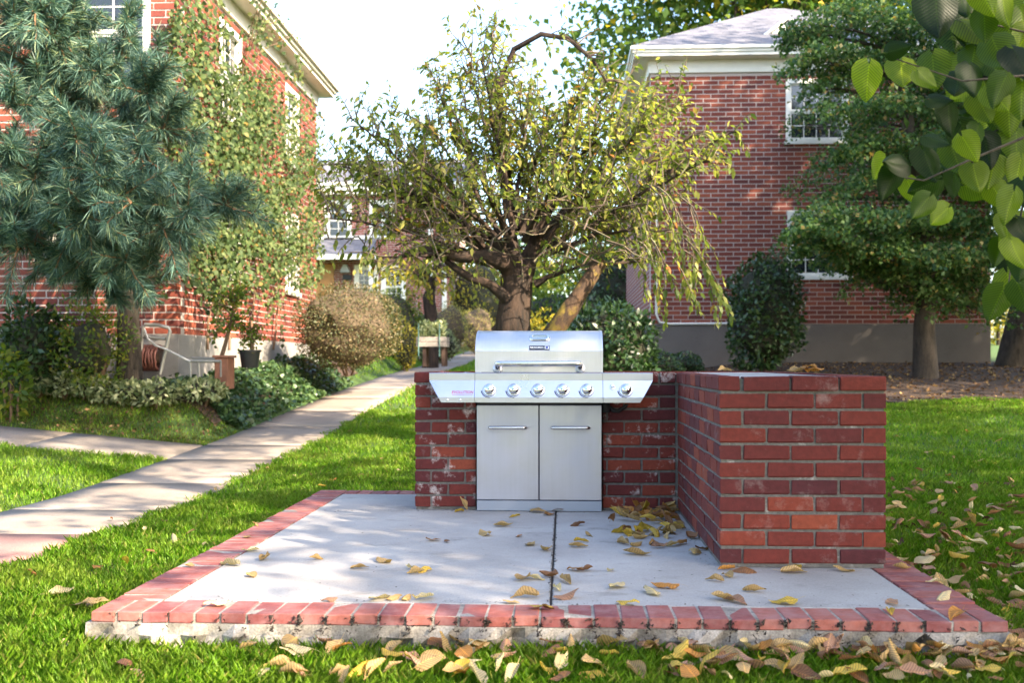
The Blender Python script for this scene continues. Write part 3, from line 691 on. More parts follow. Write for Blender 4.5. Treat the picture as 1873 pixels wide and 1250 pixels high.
MB().box((rx0+.02, RBY+.26, rz_f), (rx1-.02, RBY+RD, rz_t)).box((wu0-.2, RBY+.12, wv0-.2), (wu1+.2, RBY+.24, wv1+.05)).obj('wall_core', M['farbrick'], rb)
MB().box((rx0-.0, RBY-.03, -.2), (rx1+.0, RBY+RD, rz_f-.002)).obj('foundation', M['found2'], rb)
zt = rz_t
MB().box((rx0-.04, RBY-.05, zt), (rx1+.04, RBY+RD, zt+.26)).obj('frieze_board', M['white'], rb)
co = MB().box((rx0-.36, RBY-.36, zt+.262), (rx1+.36, RBY+RD+.3, zt+.33)).box((rx0-.39, RBY-.39, zt+.332), (rx1+.39, RBY+RD+.34, zt+.385)).box((rx0-.43, RBY-.43, zt+.387), (rx1+.43, RBY+RD+.38, zt+.45))
co.obj('cornice', M['white'], rb)
e0, e1, f0, f1, ze = rx0-.42, rx1+.42, RBY-.42, RBY+RD+.37, zt+.455; hh = (f1-f0)/2; k = .47; zr = ze+hh*k
rf = MB(); a_, b_, c_, d_ = (e0, f0, ze), (e1, f0, ze), (e1, f1, ze), (e0, f1, ze)
mid = min(hh, (e1-e0)/2-.2); r0, r1 = (e0+mid, (f0+f1)/2, zr), (e1-mid, (f0+f1)/2, zr)
rf.poly([a_, b_, r1, r0]); rf.poly([b_, c_, r1]); rf.poly([c_, d_, r0, r1]); rf.poly([d_, a_, r0]); rf.poly([a_, d_, c_, b_])
roof = rf.obj('roof', M['shingle'], rb)
gp = at(1440, 76, f0+1.2); gz = gp[2]
MB().poly([(gp[0]-.62, gp[1], gz-.02), (gp[0]+.62, gp[1], gz-.02), (gp[0], gp[1], gz+.42)]).poly([(gp[0]-.62, gp[1]+.1, gz-.02), (gp[0], gp[1]+.1, gz+.42), (gp[0]+.62, gp[1]+.1, gz-.02)]).obj('dormer_gable', M['white'], roof)
MB().poly([(gp[0]-.72, gp[1]-.06, gz-.06), (gp[0], gp[1]-.06, gz+.49), (gp[0], gp[1]+1.6, gz+.49), (gp[0]-.72, gp[1]+.4, gz-.06)]).poly([(gp[0]+.72, gp[1]-.06, gz-.06), (gp[0], gp[1]-.06, gz+.49), (gp[0], gp[1]+1.6, gz+.49), (gp[0]+.72, gp[1]+.4, gz-.06)]).obj('dormer_roof', M['shingle'], roof)
for s_ in (-1, 1):
    MB().tube([(gp[0]+s_*.72, gp[1]-.05, gz-.06), (gp[0], gp[1]-.05, gz+.49)], .04, 6).obj('dormer_trim', M['white'], roof)
cp = [uv(1201, 330), uv(1200, 450), uv(1200, 575), uv(1206, 590), uv(1225, 593), uv(1375, 592)]
MB().tube([(u, RBY-.045, v) for u, v in cp], .026, 8).obj('conduit', M['white'], rb, 60)

# ---- left building
LBX, LBY = -4.82, 13.12; LBY1 = at_x(578, 400, LBX)[1]
lz_f = at(322, 612, LBY)[2]; lz_t = at_x(583, 199, LBX)[2]
lb = empty('brick_building', (LBX, LBY, .6), 'ivy-clad red brick building behind the pine on the left', 'building')
n3 = lambda u, v, d: (u, LBY-d, v); s3 = lambda u, v, d: (LBX+d, u, v)
nw = [(at(82, 0, LBY)[0], at(82, 0, LBY)[0]+1.35, 4.35, 5.78), (at(82, 0, LBY)[0], at(82, 0, LBY)[0]+1.35, 2.13, 3.5)]
sw = [(14.75, 15.75, 4.42, 5.75), (14.75, 15.75, 2.16, 3.5), (18.3, 19.2, 4.42, 5.75), (18.3, 19.2, 2.16, 3.5)]
def pick_n(P, s):
    x, y = to_px(P)
    if x < -10 or s[1]-s[0] < .1: return 0
    if 500 < y < 612: return 2
    if y < 60 and x < 85: return 1.5
    if 120 < y < 240 and x < 330: return 1.2
    return 0
def pick_s(P, s):
    x, y = to_px(P)
    if y > 440 and s[1]-s[0] > .1: return 2-(x-322)/300
    return 0
brick_wall(lb, n3, -10.6, LBX-.001, lz_f, lz_t, nw, pick_n, 'n', 150); brick_wall(lb, s3, LBY+.251, LBY1, lz_f, lz_t, sw, pick_s, 's', 150)
MB().box((LBX-.05+.002, LBY+.002, lz_f), (LBX-.004, LBY+.2505, lz_t)).obj('corner_core', M['bmortar'], lb)
for i in range(int((lz_t-lz_f)/MH)):     # toothed corner bricks seen end-on
    z = lz_f+i*MH+.006; MB().box((LBX-.02, LBY-.005, z), (LBX+.0065, LBY+(.245 if i % 2 else .12), z+MH-.012), .003).obj('brick', M['bb'], lb)
for h in nw: window(lb, n3, *h, 3, 2)
for h in sw: window(lb, s3, *h, 3, 2)
MB().box((-10.6, LBY+.27, lz_f), (LBX-.27, LBY1, lz_t)).obj('wall_core', M['farbrick'], lb)
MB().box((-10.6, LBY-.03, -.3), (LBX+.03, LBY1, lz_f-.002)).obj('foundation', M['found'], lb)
cz = lz_t
MB().box((-10.7, LBY-.05, cz), (LBX+.05, LBY1+.05, cz+.22)).obj('frieze_board', M['cream'], lb)
MB().box((-10.7, LBY-.32, cz+.222), (LBX+.30, LBY1+.28, cz+.29)).box((-10.7, LBY-.36, cz+.292), (LBX+.345, LBY1+.32, cz+.345)).box((-10.7, LBY-.40, cz+.347), (LBX+.40, LBY1+.36, cz+.42)).obj('cornice', M['cream'], lb)
rz = cz+.425; MB().prism([(LBX+.40, rz), (LBX-3.0, rz+1.5), (-10.7, rz+.2), (-10.7, rz)], LBY-.4, LBY1+.36, 'y').obj('roof', M['shingle'], lb)

# ---- far house at the end of the path
FY = 43.0
fb = empty('brick_house', tuple(at(700, 600, FY)[:2])+(1.3,), 'sunlit brick house with grey roof and orange door at the end of the path', 'house')
g3 = lambda u, v, d: (u, FY-d, v)
def fu(px, py): p = at(px, py, FY); return p[0], p[2]
fx0, fx1 = fu(470, 0)[0], fu(822, 0)[0]; fz1 = fu(700, 357)[1]
fwin = [(594, 643, 366, 435), (676, 722, 366, 435), (648, 692, 485, 560), (697, 742, 485, 560)]
fh = []
for a, b_, t, bt in fwin: fh.append((fu(a, 0)[0], fu(b_, 0)[0], fu(a, bt)[1], fu(a, t)[1]))
mb = MB()
for a, b_, c_, d in cells(fx0, fx1, .5, fz1, fh): mb.box((a, FY, c_), (b_, FY+.25, d))
mb.box((fx0+.1, FY+.3, .5), (fx1-.1, FY+8, fz1)).obj('wall', M['farbrick'], fb)
for h in fh: window(fb, g3, *h, 3 if h[2] < 4 else 2, 3 if h[2] < 4 else 2, trim=.16)
ez = fz1; MB().box((fx0-.4, FY-.4, ez), (fx1+.4, FY+8.4, ez+.34)).box((fx0-.5, FY-.5, ez+.342), (fx1+.5, FY+8.5, ez+.46)).obj('cornice', M['white'], fb)
MB().prism([(FY-.5, ez+.465), (FY+4, ez+2.2), (FY+8.5, ez+.465)], fx0-.5, fx1+.5).obj('roof', M['shingle'], fb)
pu0, pu1 = fu(480, 0)[0], fu(697, 0)[0]; pz0, pz1 = fu(600, 474)[1], fu(600, 438)[1]
pr = MB().poly([(pu0, FY-1.5, pz0), (pu1, FY-1.5, pz0), (pu1-.2, FY, pz1), (pu0, FY, pz1)]).poly([(pu0, FY-1.5, pz0-.02), (pu0, FY-.002, pz0-.02), (pu1, FY-.002, pz0-.02), (pu1, FY-1.5, pz0-.02)]).obj('porch_roof', M['shingle'], fb)
MB().box((pu0, FY-1.58, pz0-.16), (pu1+.05, FY-1.5, pz0+.02)).box((pu0, FY-.06, pz1), (pu1, FY+.02, pz1+.14)).obj('porch_fascia', M['white'], pr)
for px in (590, 690):
    u = fu(px, 0)[0]; MB().box((u-.06, FY-1.46, .9), (u+.06, FY-1.34, pz0-.03)).obj('porch_post', M['white'], fb) if px == 690 else None
d0, d1 = fu(577, 0)[0], fu(611, 0)[0]
dr = MB().box((d0, FY-.06, 1.35), (d1, FY-.005, fu(600, 484)[1]), .01).obj('door', M['door'], fb)
MB().lathe([(.05, 0), (.06, .05), (.03, .09)], (d1-.12, FY-.06, 2.4), (0, -1, 0), 8).obj('handle', M['chrome'], dr)
lu, lv = fu(634, 494); MB().prism([(lu-.2, lv-.12), (lu+.2, lv-.12), (lu+.06, lv+.2), (lu-.06, lv+.2)], FY-.4, FY-.05, 'y').obj('wall_lamp', M['alum'], fb)
mu, mv = fu(636, 507); MB().box((mu-.18, FY-.12, mv-.12), (mu+.18, FY-.004, mv+.1), .01).obj('mailbox', M['black'], fb)
for px in (788, 813):
    u = fu(px, 0)[0]; MB().box((u-.09, FY-.1, 1.0), (u+.09, FY-.004, ez-.01), .01).obj('corner_trim', M['white'], fb)

# ================================================================ FOLIAGE TOOLS
def nrmz(v): return v/(np.linalg.norm(v, axis=-1, keepdims=True)+1e-9)
def leaves(name, P, A, Nn, Ln, mat, parent, ratio=.5, curl=.12, simple=False, fold=.18):
    """P base points, A leaf axis, Nn leaf normal, Ln length"""
    P = np.asarray(P, float); A = nrmz(np.asarray(A, float)); n = len(P)
    if n == 0: return None
    B = nrmz(np.cross(A, Nn)); Nn = np.cross(B, A); L = np.asarray(Ln, float).reshape(-1, 1)*np.ones((n, 1)); w = L*ratio*.5
    if simple:
        V = np.stack([P, P+A*L*.5+B*w+Nn*w*fold, P+A*L-Nn*L*curl, P+A*L*.5-B*w+Nn*w*fold], 1).reshape(-1, 3)
        i = np.arange(n)[:, None]*4; F = (i+np.array([0, 1, 2, 3])).reshape(-1, 4)
    else:
        c1, c2, c3 = curl*.15, curl*.55, curl*1.3
        V = np.stack([P, P+A*L*.33+B*w+Nn*(w*fold-L*c1), P+A*L*.68+B*w*.78+Nn*(w*fold-L*c2), P+A*L*.98-Nn*L*c3, P+A*L*.68-B*w*.78+Nn*(w*fold-L*c2), P+A*L*.33-B*w+Nn*(w*fold-L*c1), P+A*L*.5-Nn*L*c2*.6], 1).reshape(-1, 3)
        i = np.arange(n)[:, None, None]*7; F = (i+np.array([[0, 1, 2, 6], [6, 2, 3, 3], [0, 6, 4, 5], [6, 3, 4, 4]])[None]).reshape(-1, 4)
        F = (np.arange(n)[:, None, None]*7+np.array([[0, 1, 2, 6], [2, 3, 4, 6], [4, 5, 0, 6]])[None]).reshape(-1, 4)
    off = np.zeros(3); p = parent
    while p is not None: off += np.array(p.location); p = p.parent
    return tag(obj(name, np_mesh(name, V-off, F, mat), parent), kind='stuff')
def rdir(n, up=0.0, flat=1.0):
    d = rng.normal(0, 1, (n, 3)); d[:, 2] = d[:, 2]*flat+up; return nrmz(d)
def bend(p0, p1, sag=0, n=8, jit=.03, ctrl=None):
    p0, p1 = np.asarray(p0, float), np.asarray(p1, float); L = np.linalg.norm(p1-p0)
    c = (p0+p1)/2+np.array((0, 0, sag*L)) if ctrl is None else np.asarray(ctrl, float)
    t = np.linspace(0, 1, n)[:, None]; q = (1-t)**2*p0+2*t*(1-t)*c+t*t*p1
    q[1:-1] += rng.normal(0, jit*L/n*2, (n-2, 3)); return q
def along(q, t):
    d = np.r_[0, np.cumsum(np.linalg.norm(np.diff(q, axis=0), axis=1))]; d /= d[-1]
    p = np.array([np.interp(t, d, q[:, k]) for k in range(3)]); e = np.array([np.interp(min(t+.05, 1), d, q[:, k])-np.interp(max(t-.05, 0), d, q[:, k]) for k in range(3)])
    return p, e/(np.linalg.norm(e)+1e-9)
def taper(q, r0, r1, pw=1.0): return [r0+(r1-r0)*(i/(len(q)-1))**pw for i in range(len(q))]
def blob_leaves(c, r, n, size, shell=.35, squash_bottom=.0, lump=.16, up=.4, dirs=None):
    """leaf bases through the outer shell of a lumpy ellipsoid"""
    d = rdir(n); r = np.asarray(r, float)
    ph = rng.uniform(0, 6.28, 6); k = 1+lump*(np.sin(d[:, 0]*4+ph[0])*np.sin(d[:, 1]*5+ph[1])+np.sin(d[:, 2]*6+ph[2]+d[:, 0]*3)*.7)
    rad = (1-shell*rng.random(n)**1.6)*k
    P = np.asarray(c)+d*r*rad[:, None]
    if squash_bottom: P[:, 2] = np.maximum(P[:, 2], c[2]-r[2]*squash_bottom+rng.uniform(0, .1, n))
    A = nrmz(d*.6+rng.normal(0, .6, (n, 3))+np.array((0, 0, up*.3))); Nn = nrmz(d+rng.normal(0, .5, (n, 3))+np.array((0, 0, up)))
    return P, A, Nn, size*rng.uniform(.7, 1.25, n)
def core_blob(c, r, mat, parent, name='inner_foliage'):  # solid core added inside the leaves to block light
    bm = bmesh.new(); bmesh.ops.create_icosphere(bm, subdivisions=3, radius=1)
    for v in bm.verts:
        k = 1+.10*math.sin(v.co.x*5+1)*math.sin(v.co.y*4)+.08*math.sin(v.co.z*7+v.co.x*3); v.co = Vector((v.co.x*r[0]*k, v.co.y*r[1]*k, v.co.z*r[2]*k))
    me = bpy.data.meshes.new(name); bm.to_mesh(me); bm.free(); me.materials.append(mat)
    off = np.zeros(3); p = parent
    while p is not None: off += np.array(p.location); p = p.parent
    return obj(name, me, parent, tuple(np.asarray(c)-off))
M['innerd'] = plain('shaded_twigs', (.030, .030, .016), .95, nz=.5, nscale=40); M['innerb'] = plain('dry_twigs', (.085, .06, .035), .95, nz=.5, nscale=40)  # core colours; the dark one carries the inner shade of a shrub
def shrub(name, px, py_base, Y, w_px, h_px, mat, n, size, label, cat='shrub', core='innerd', ratio=.5, depth=1.0, lump=.13, group=None, simple=True, stems=5, ctop=.86):
    base = at(px, py_base, Y); sc = Y/FPX; w = w_px*sc/2; h = h_px*sc; c = base+np.array((0, 0, h*.52))
    o = empty(name, tuple(base), label, cat, group)
    P, A, Nn, L = blob_leaves(c, (w, w*depth, h*.50), n, size, .35, .98, lump)
    leaves('foliage', P, A, Nn, L, mat, o, ratio, simple=simple)
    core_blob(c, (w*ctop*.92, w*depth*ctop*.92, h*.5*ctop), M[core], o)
    mb = MB()
    for i in range(stems):
        a = rng.uniform(0, 6.28); q = bend(base+np.array((math.cos(a)*.05, math.sin(a)*.05, -.05)), c+np.array((math.cos(a)*w*.6, math.sin(a)*w*.6*depth, rng.uniform(-.2, .5)*h*.5)), .05, 5); mb.tube(q, taper(q, .018, .006), 5)
    tag(mb.obj('stems', M['stem'], o), kind='stuff'); return o

# ================================================================ TREES
# ---- weeping cherry behind the grill
CY = 11.0
cb = at(948, 690, CY); cb[2] = float(G(cb[0], CY))
ct = empty('cherry_tree', tuple(cb), 'spreading old cherry tree with yellowing leaves right behind the grill', 'tree')
tr = MB(); J = at(945, 505, CY)
q = np.array([cb-np.array((0, 0, .1)), at(940, 640, CY), at(938, 585, CY), at(944, 540, CY), J]); tr.tube(q, [.25, .195, .18, .165, .17], 14)
for (a, bb, r) in (((948, 530), (905, 440), .10), ((950, 520), (985, 430), .11), ((945, 520), (935, 420), .10), ((955, 560), (905, 610), .09), ((930, 560), (915, 640), .10)):
    q = bend(at(*a, CY), at(*bb, CY+rng.uniform(-.3, .3)), .02, 5); tr.tube(q, taper(q, r, r*.7), 9)
tr.obj('trunk', M['cbark'], ct, 50)
lt = MB(); q = np.array([at(985, 690, CY-.35), at(1010, 612, CY-.4), at(1043, 565, CY-.45), at(1072, 520, CY-.4), at(1100, 478, CY-.3)]); lt.tube(q, [.12, .10, .095, .08, .065], 12)
lt.obj('leaning_trunk', M['lichen'], ct, 50)['label'] = 'leaning second trunk covered in yellow lichen'
limbs, twigs = MB(), MB(); LPs, LAs, LNs, LLs = [], [], [], []
def leaf_along(q, n, size, t0=.1, droop=.75, spread=.6):
    for t in np.linspace(t0, 1, n)+rng.uniform(-.03, .03, n):
        p, e = along(q, min(max(t, 0), 1)); s = rng.normal(0, 1, 3); s -= e*s.dot(e); s /= np.linalg.norm(s)+1e-9
        a = e*.45+s*spread+np.array((0, 0, -droop*rng.uniform(.2, 1.1))); LPs.append(p); LAs.append(a); LNs.append(np.array((0, 0, 1.))+s*.5+rng.normal(0, .3, 3)); LLs.append(size*rng.uniform(.7, 1.2))
# (end px, end py, depth offset, start px, start py, sag, radius, leafiness)
LIMB = [(640, 215, -.3, 900, 470, .10, .05, 1.0), (612, 300, .5, 880, 460, .14, .05, 1.0), (600, 400, -.5, 880, 475, .10, .055, 1.0), (660, 350, .9, 900, 440, .12, .05, 1), (650, 300, .2, 800, 400, .12, .035, 1.1),
    (700, 470, -.7, 905, 478, .08, .05, .8), (800, 455, -.4, 925, 490, -.03, .075, .5), (760, 300, -.8, 920, 450, .08, .05, 1.1), (800, 160, .4, 925, 420, .05, .05, 1.2), (845, 70, .0, 930, 400, .04, .045, 1.2), (720, 400, .4, 900, 460, .1, .05, 1.),
    (880, 110, -.7, 940, 420, .03, .05, 1.2), (905, 180, .8, 950, 420, .03, .045, 1.2), (955, 150, -.2, 950, 410, .02, .05, 1.2), (1010, 210, .6, 965, 430, .04, .05, 1.2), (1060, 170, -.5, 970, 420, .05, .05, 1.1), (1100, 180, .5, 990, 400, .06, .045, 1.1),
    (1130, 180, .3, 985, 430, .08, .05, 1.1), (1180, 230, -.4, 1000, 440, .1, .055, 1.1), (1240, 190, .2, 1080, 340, .08, .04, 1.2), (1190, 300, .7, 985, 440, .1, .05, 1.1), (1280, 300, -.8, 1090, 420, .12, .05, 1.),
    (1230, 420, -.6, 1010, 460, .12, .05, 1.0), (1180, 400, .8, 1000, 450, .1, .05, 1), (1120, 330, -.9, 990, 430, .06, .05, 1.1), (1020, 330, -1.2, 960, 440, .05, .05, 1.1), (880, 330, -1.1, 930, 440, .05, .05, 1.), (960, 300, 1.0, 950, 420, .03, .05, 1.),
    (1085, 480, -.3, 980, 520, .05, .06, .6), (830, 400, 1.0, 915, 460, .05, .05, 1.), (1250, 360, .4, 1010, 450, .15, .05, 1.1), (1090, 260, .1, 975, 430, .06, .05, 1.2), (840, 250, .2, 930, 430, .06, .05, 1.2), (780, 230, -.2, 915, 430, .08, .045, 1.1), (700, 330, -.2, 890, 440, .1, .05, 1.1),
    (735, 270, .5, 900, 430, .08, .045, 1.1), (1045, 400, .5, 965, 460, .04, .05, 1.), (990, 250, .2, 955, 430, .03, .05, 1.2), (1150, 270, .0, 990, 430, .1, .05, 1.2), (900, 60, .3, 940, 400, .02, .04, 1.1), (1200, 480, .2, 1080, 490, .08, .04, 1.)]
for (ex, ey, dy, sx, sy, sag, r, lf) in LIMB:
    s0 = at(sx, sy, CY+dy*.25); e0_ = at(ex, ey, CY+dy); q = bend(s0, e0_, sag, 9, .05); limbs.tube(q, taper(q, r*.85, .007, .45), 7)
    L = np.linalg.norm(e0_-s0)
    for kk in range(int(11+L*7)):
        t = rng.uniform(.25, 1) ; p, e = along(q, t); d = nrmz(e*.5+rng.normal(0, .55, 3)+np.array((0, 0, .55))); l = rng.uniform(.25, .62)*(.6+.5*(1-abs(t-.6)))
        q2 = bend(p, p+d*l, rng.uniform(.02, .2), 5, .05); twigs.tube(q2, taper(q2, .009, .003), 4, False)
        leaf_along(q2, int(rng.integers(7, 12)*lf), .088)
        if rng.random() < .6:
            p3, e3 = along(q2, rng.uniform(.3, .8)); d3 = nrmz(e3+rng.normal(0, .6, 3)+np.array((0, 0, .3))); q3 = bend(p3, p3+d3*rng.uniform(.15, .35), .1, 4); twigs.tube(q3, taper(q3, .005, .0025), 4, False); leaf_along(q3, int(rng.integers(5, 9)*lf), .085)
    leaf_along(q, int(8*lf), .085, .55)
# bare twiggy tangle under the crown, where the light hardly reaches
for kk in range(150):
    p = at(rng.uniform(760, 1180), rng.uniform(360, 480), CY+rng.uniform(-1, 1)); d = nrmz(rng.normal(0, 1, 3)*np.array((1, .8, .45))); q2 = bend(p-d*.3, p+d*.35, rng.uniform(-.15, .2), 5, .08); twigs.tube(q2, taper(q2, .009, .003), 4, False)
    if rng.random() < .5: leaf_along(q2, 5, .075)
# drooping whips on the right and left flank
for (sx, sy, ex, ey, dy, n_) in [(1180, 300, 1300, 235, -.3, 0), (1185, 330, 1330, 290, -.5, 0), (1240, 300, 1350, 240, -.3, 10)]:
    q = bend(at(sx, sy, CY+dy), at(ex, ey, CY+dy), .10, 9, .04); limbs.tube(q, taper(q, .035, .008), 7); leaf_along(q, 9+n_, .09, .4)
    for kk in range(7):
        p, e = along(q, rng.uniform(.25, 1)); q2 = bend(p, p+nrmz(np.array((.35, rng.normal(0, .4), rng.uniform(-.5, .6))))*rng.uniform(.2, .4), .1, 5); twigs.tube(q2, taper(q2, .007, .003), 4, False); leaf_along(q2, 8, .085)
for kk in range(44):
    left = kk >= 28
    sx, sy = ((rng.uniform(1120, 1270), rng.uniform(300, 470)) if not left else (rng.uniform(640, 760), rng.uniform(330, 460)))
    ln = rng.uniform(60, 190) if not left else rng.uniform(30, 70); ex = sx+(rng.uniform(5, 75) if not left else rng.uniform(-50, 20)); ey = min(sy+ln, 590 if not left else 480)
    dy = rng.uniform(-1, .3); a = at(sx, sy, CY+dy); e = at(ex, ey, CY+dy+rng.uniform(-.3, .2)); q2 = bend(a, e, .0, 8, .03, ctrl=(a*.35+e*.65)+np.array((.05, 0, np.linalg.norm(a-e)*.42))); twigs.tube(q2, taper(q2, .009, .003), 4, False); leaf_along(q2, int(ln/11), .088, .45, .9)
for (x, y) in ((1330, 560), (1290, 580), (1250, 545), (1310, 520), (1350, 590)):
    q2 = bend(at(x-60, y-110, CY-.8), at(x-10, y-10, CY-1), .12, 7); twigs.tube(q2, taper(q2, .008, .003), 4, False); leaf_along(q2, 22, .095, .35, .9)
for kk in range(95):
    sx = rng.uniform(600, 1240); top_y = np.interp(sx, [590, 640, 720, 800, 850, 920, 1000, 1100, 1180, 1250], [340, 270, 330, 190, 130, 150, 190, 200, 240, 240]); sy = top_y+rng.uniform(20, 150); dy = rng.uniform(-1, .9)
    a = at(sx, sy, CY+dy); e = a+np.array((rng.normal((sx-930)/1500, .12), rng.normal(0, .12), rng.uniform(.35, .75))); q2 = bend(a, e, .0, 7, .05); twigs.tube(q2, taper(q2, .010, .003), 4, False); leaf_along(q2, 17, .09, .05, .8, .7)
# arched dead top limb and the low left arm
top = np.array([at(930, 400, CY), at(915, 250, CY), at(912, 150, CY-.1), at(940, 90, CY-.1), at(990, 62, CY-.2), at(1040, 70, CY-.2), at(1085, 110, CY-.3), at(1110, 150, CY-.3)]); limbs.tube(top, [.05, .045, .035, .03, .027, .024, .02, .012], 7)
for kk in range(26):
    p, e = along(top, rng.uniform(.35, 1)); q2 = bend(p, p+nrmz(np.array((rng.uniform(.1, 1), rng.normal(0, .4), rng.uniform(-.5, .25))))*rng.uniform(.12, .4), .05, 4); twigs.tube(q2, taper(q2, .010, .003), 4, False)
    if rng.random() < .45: leaf_along(q2, 4, .075)
la = np.array([at(930, 548, CY-.1), at(895, 520, CY-.2), at(860, 508, CY-.3), at(835, 492, CY-.3), at(806, 470, CY-.35), at(770, 468, CY-.4)]); limbs.tube(la, [.07, .05, .042, .036, .03, .015], 8)
la = np.array([at(925, 480, CY-.2), at(890, 470, CY-.3), at(840, 470, CY-.35), at(785, 456, CY-.4), at(730, 470, CY-.4)]); limbs.tube(la, [.10, .075, .06, .045, .02], 8)
limbs.obj('limbs', M['cbark'], ct, 50); tag(twigs.obj('twigs', M['twig'], ct), kind='stuff')
leaves('crown', LPs, LAs, LNs, LLs, M['cherry'], ct, .42, .16)

# ---- blue-green pine on the left
PY = 12.55
pb = at(238, 690, PY); pb[2] = float(G(pb[0], PY))-.05
pt = empty('pine_tree', tuple(pb), 'blue-green pine with long drooping needles in front of the left building', 'tree')
tk = MB(); q = np.array([pb, at(236, 640, PY), at(234, 560, PY), at(222, 440, PY), at(180, 250, PY+.3), at(120, 60, PY+.4), at(20, -120, PY+.4)]); tk.tube(q, [.165, .14, .125, .11, .08, .05, .03], 14); tk.obj('trunk', M['pbark'], pt, 50)
br = MB(); TP, TD = [], []
BR = [((215, 400), (330, 345), -1.2), ((215, 400), (415, 375), -.9), ((215, 380), (300, 420), -1.5), ((222, 470), (250, 515), -1.3), ((225, 450), (200, 520), -1.0), ((205, 330), (20, 400), -1.2), ((205, 330), (60, 330), -1.6), ((205, 350), (120, 440), -1.4), ((200, 300), (300, 235), -.8), ((195, 280), (285, 110), -.6), ((190, 250), (235, 30), -.4),
    ((190, 250), (110, 210), -1.0), ((185, 230), (20, 190), -1.5), ((180, 200), (-30, 90), -1.3), ((175, 150), (20, 30), -1.2), ((205, 330), (-20, 290), -1.7), ((210, 380), (30, 460), -1.3), ((215, 420), (90, 480), -.8), ((200, 300), (280, 300), -1.6), ((205, 340), (330, 430), -.5), ((190, 240), (270, 170), -1.0), ((180, 190), (180, 130), -.9), ((170, 150), (90, 60), -1.0), ((170, 150), (130, 20), -.8), ((160, 120), (60, 20), -1.3), ((150, 100), (0, -20), -1.0),
    ((200, 310), (170, 310), -1.9), ((200, 310), (240, 370), -1.9), ((205, 360), (160, 400), -1.8), ((195, 260), (140, 260), -1.7), ((215, 400), (350, 380), -1.5), ((205, 330), (-30, 350), -.6), ((205, 330), (-20, 450), -.9), ((180, 190), (60, 130), -.7), ((215, 420), (310, 400), -.3), ((225, 450), (230, 480), -1.5), ((225, 450), (140, 490), -1.2)]
for (a, e, dy) in BR:
    q = bend(at(*a, PY), at(*e, PY-1.1+1.55*dy), .06, 9, .04); br.tube(q, taper(q, .03, .008), 6)
    L = np.linalg.norm(q[-1]-q[0])
    TP.append(q[-1]); TD.append(along(q, 1)[1])
    for kk in range(int(7+L*5.5)):
        t = rng.uniform(.28, 1)**.8; p, ee = along(q, t); s = rng.normal(0, 1, 3); s -= ee*s.dot(ee); s = nrmz(s); d = nrmz(ee*.8+s*.8+np.array((0, 0, .12))); l = rng.uniform(.2, .5)
        q2 = bend(p, p+d*l, .06, 5, .05); br.tube(q2, taper(q2, .010, .005), 5, False)
        for tt in (.45, .72, 1.0): p3, e3 = along(q2, tt); TP.append(p3); TD.append(nrmz(e3+np.array((0, 0, .1))))
        if rng.random() < .6:
            d2 = nrmz(d+rng.normal(0, .5, 3)); p4 = along(q2, .6)[0]; TP.append(p4+d2*.14); TD.append(d2); br.tube(np.array([p4, p4+d2*.14]), [.007, .004], 4, False)
br.obj('branches', plain('pine_twig', (.22, .125, .06), .8, nz=.3, nscale=30), pt, 50)
TP, TD = np.array(TP), np.array(TD); kN = 52; n = len(TP)
P = np.repeat(TP, kN, 0); D = np.repeat(TD, kN, 0); s = rng.normal(0, 1, P.shape); s -= D*(s*D).sum(1, keepdims=True); s = nrmz(s)
back = rng.random((len(P), 1)); P = P-D*back*.16; ang = .35+.75*rng.random((len(P), 1))
A = nrmz(D*np.cos(ang)+s*np.sin(ang)+np.array((0, 0, -.12))); L = rng.uniform(.11, .175, (len(P), 1)); Bn = nrmz(np.cross(A, rng.normal(0, 1, P.shape))); w = .0030
mid_ = P+A*L*.55+np.array((0, 0, -.004)); tip = P+A*L+np.array((0, 0, -.016))-0.01*s*0
V = np.stack([P-Bn*w, P+Bn*w, mid_+Bn*w, tip, mid_-Bn*w], 1).reshape(-1, 3)-pb
i5 = np.arange(len(P))[:, None]*5; F = (i5+np.array([0, 1, 2, 3, 4])).reshape(-1, 5)
tag(obj('needles', np_mesh('needles', V, F, M['pine']), pt), kind='stuff')

# ---- vine on the left building
vn = empty('climbing_vine', (LBX+.1, LBY+2, .8), 'leafy green vine climbing and hanging over the left brick building', 'vine')
EL = [(365, 60, 60, 90, 420), (330, 130, 50, 120, 330), (420, 200, 80, 90, 950), (480, 290, 90, 90, 1150), (400, 320, 70, 80, 750), (520, 400, 75, 80, 950), (440, 400, 75, 70, 800), (550, 250, 35, 90, 320), (470, 460, 75, 60, 600), (560, 470, 35, 60, 350), (385, 470, 40, 70, 360), (500, 200, 50, 40, 200), (450, 150, 60, 30, 160), (360, 420, 45, 60, 360), (520, 130, 45, 18, 60), (470, 60, 30, 40, 50), (330, 240, 40, 60, 260), (575, 330, 16, 90, 160)]
Ps = []
for (x, y, rx, ry, n_) in EL:
    for _ in range(n_):
        a = rng.uniform(0, 6.28); r = rng.random()**.5; px, py = x+math.cos(a)*rx*r, y+math.sin(a)*ry*r
        if px < 325: p = at(px, py, LBY-.1-rng.random()*.3)
        else: p = at_x(px, py, LBX+.06+abs(rng.normal(0, .22)))
        Ps.append(p)
stm = MB(); hang = []
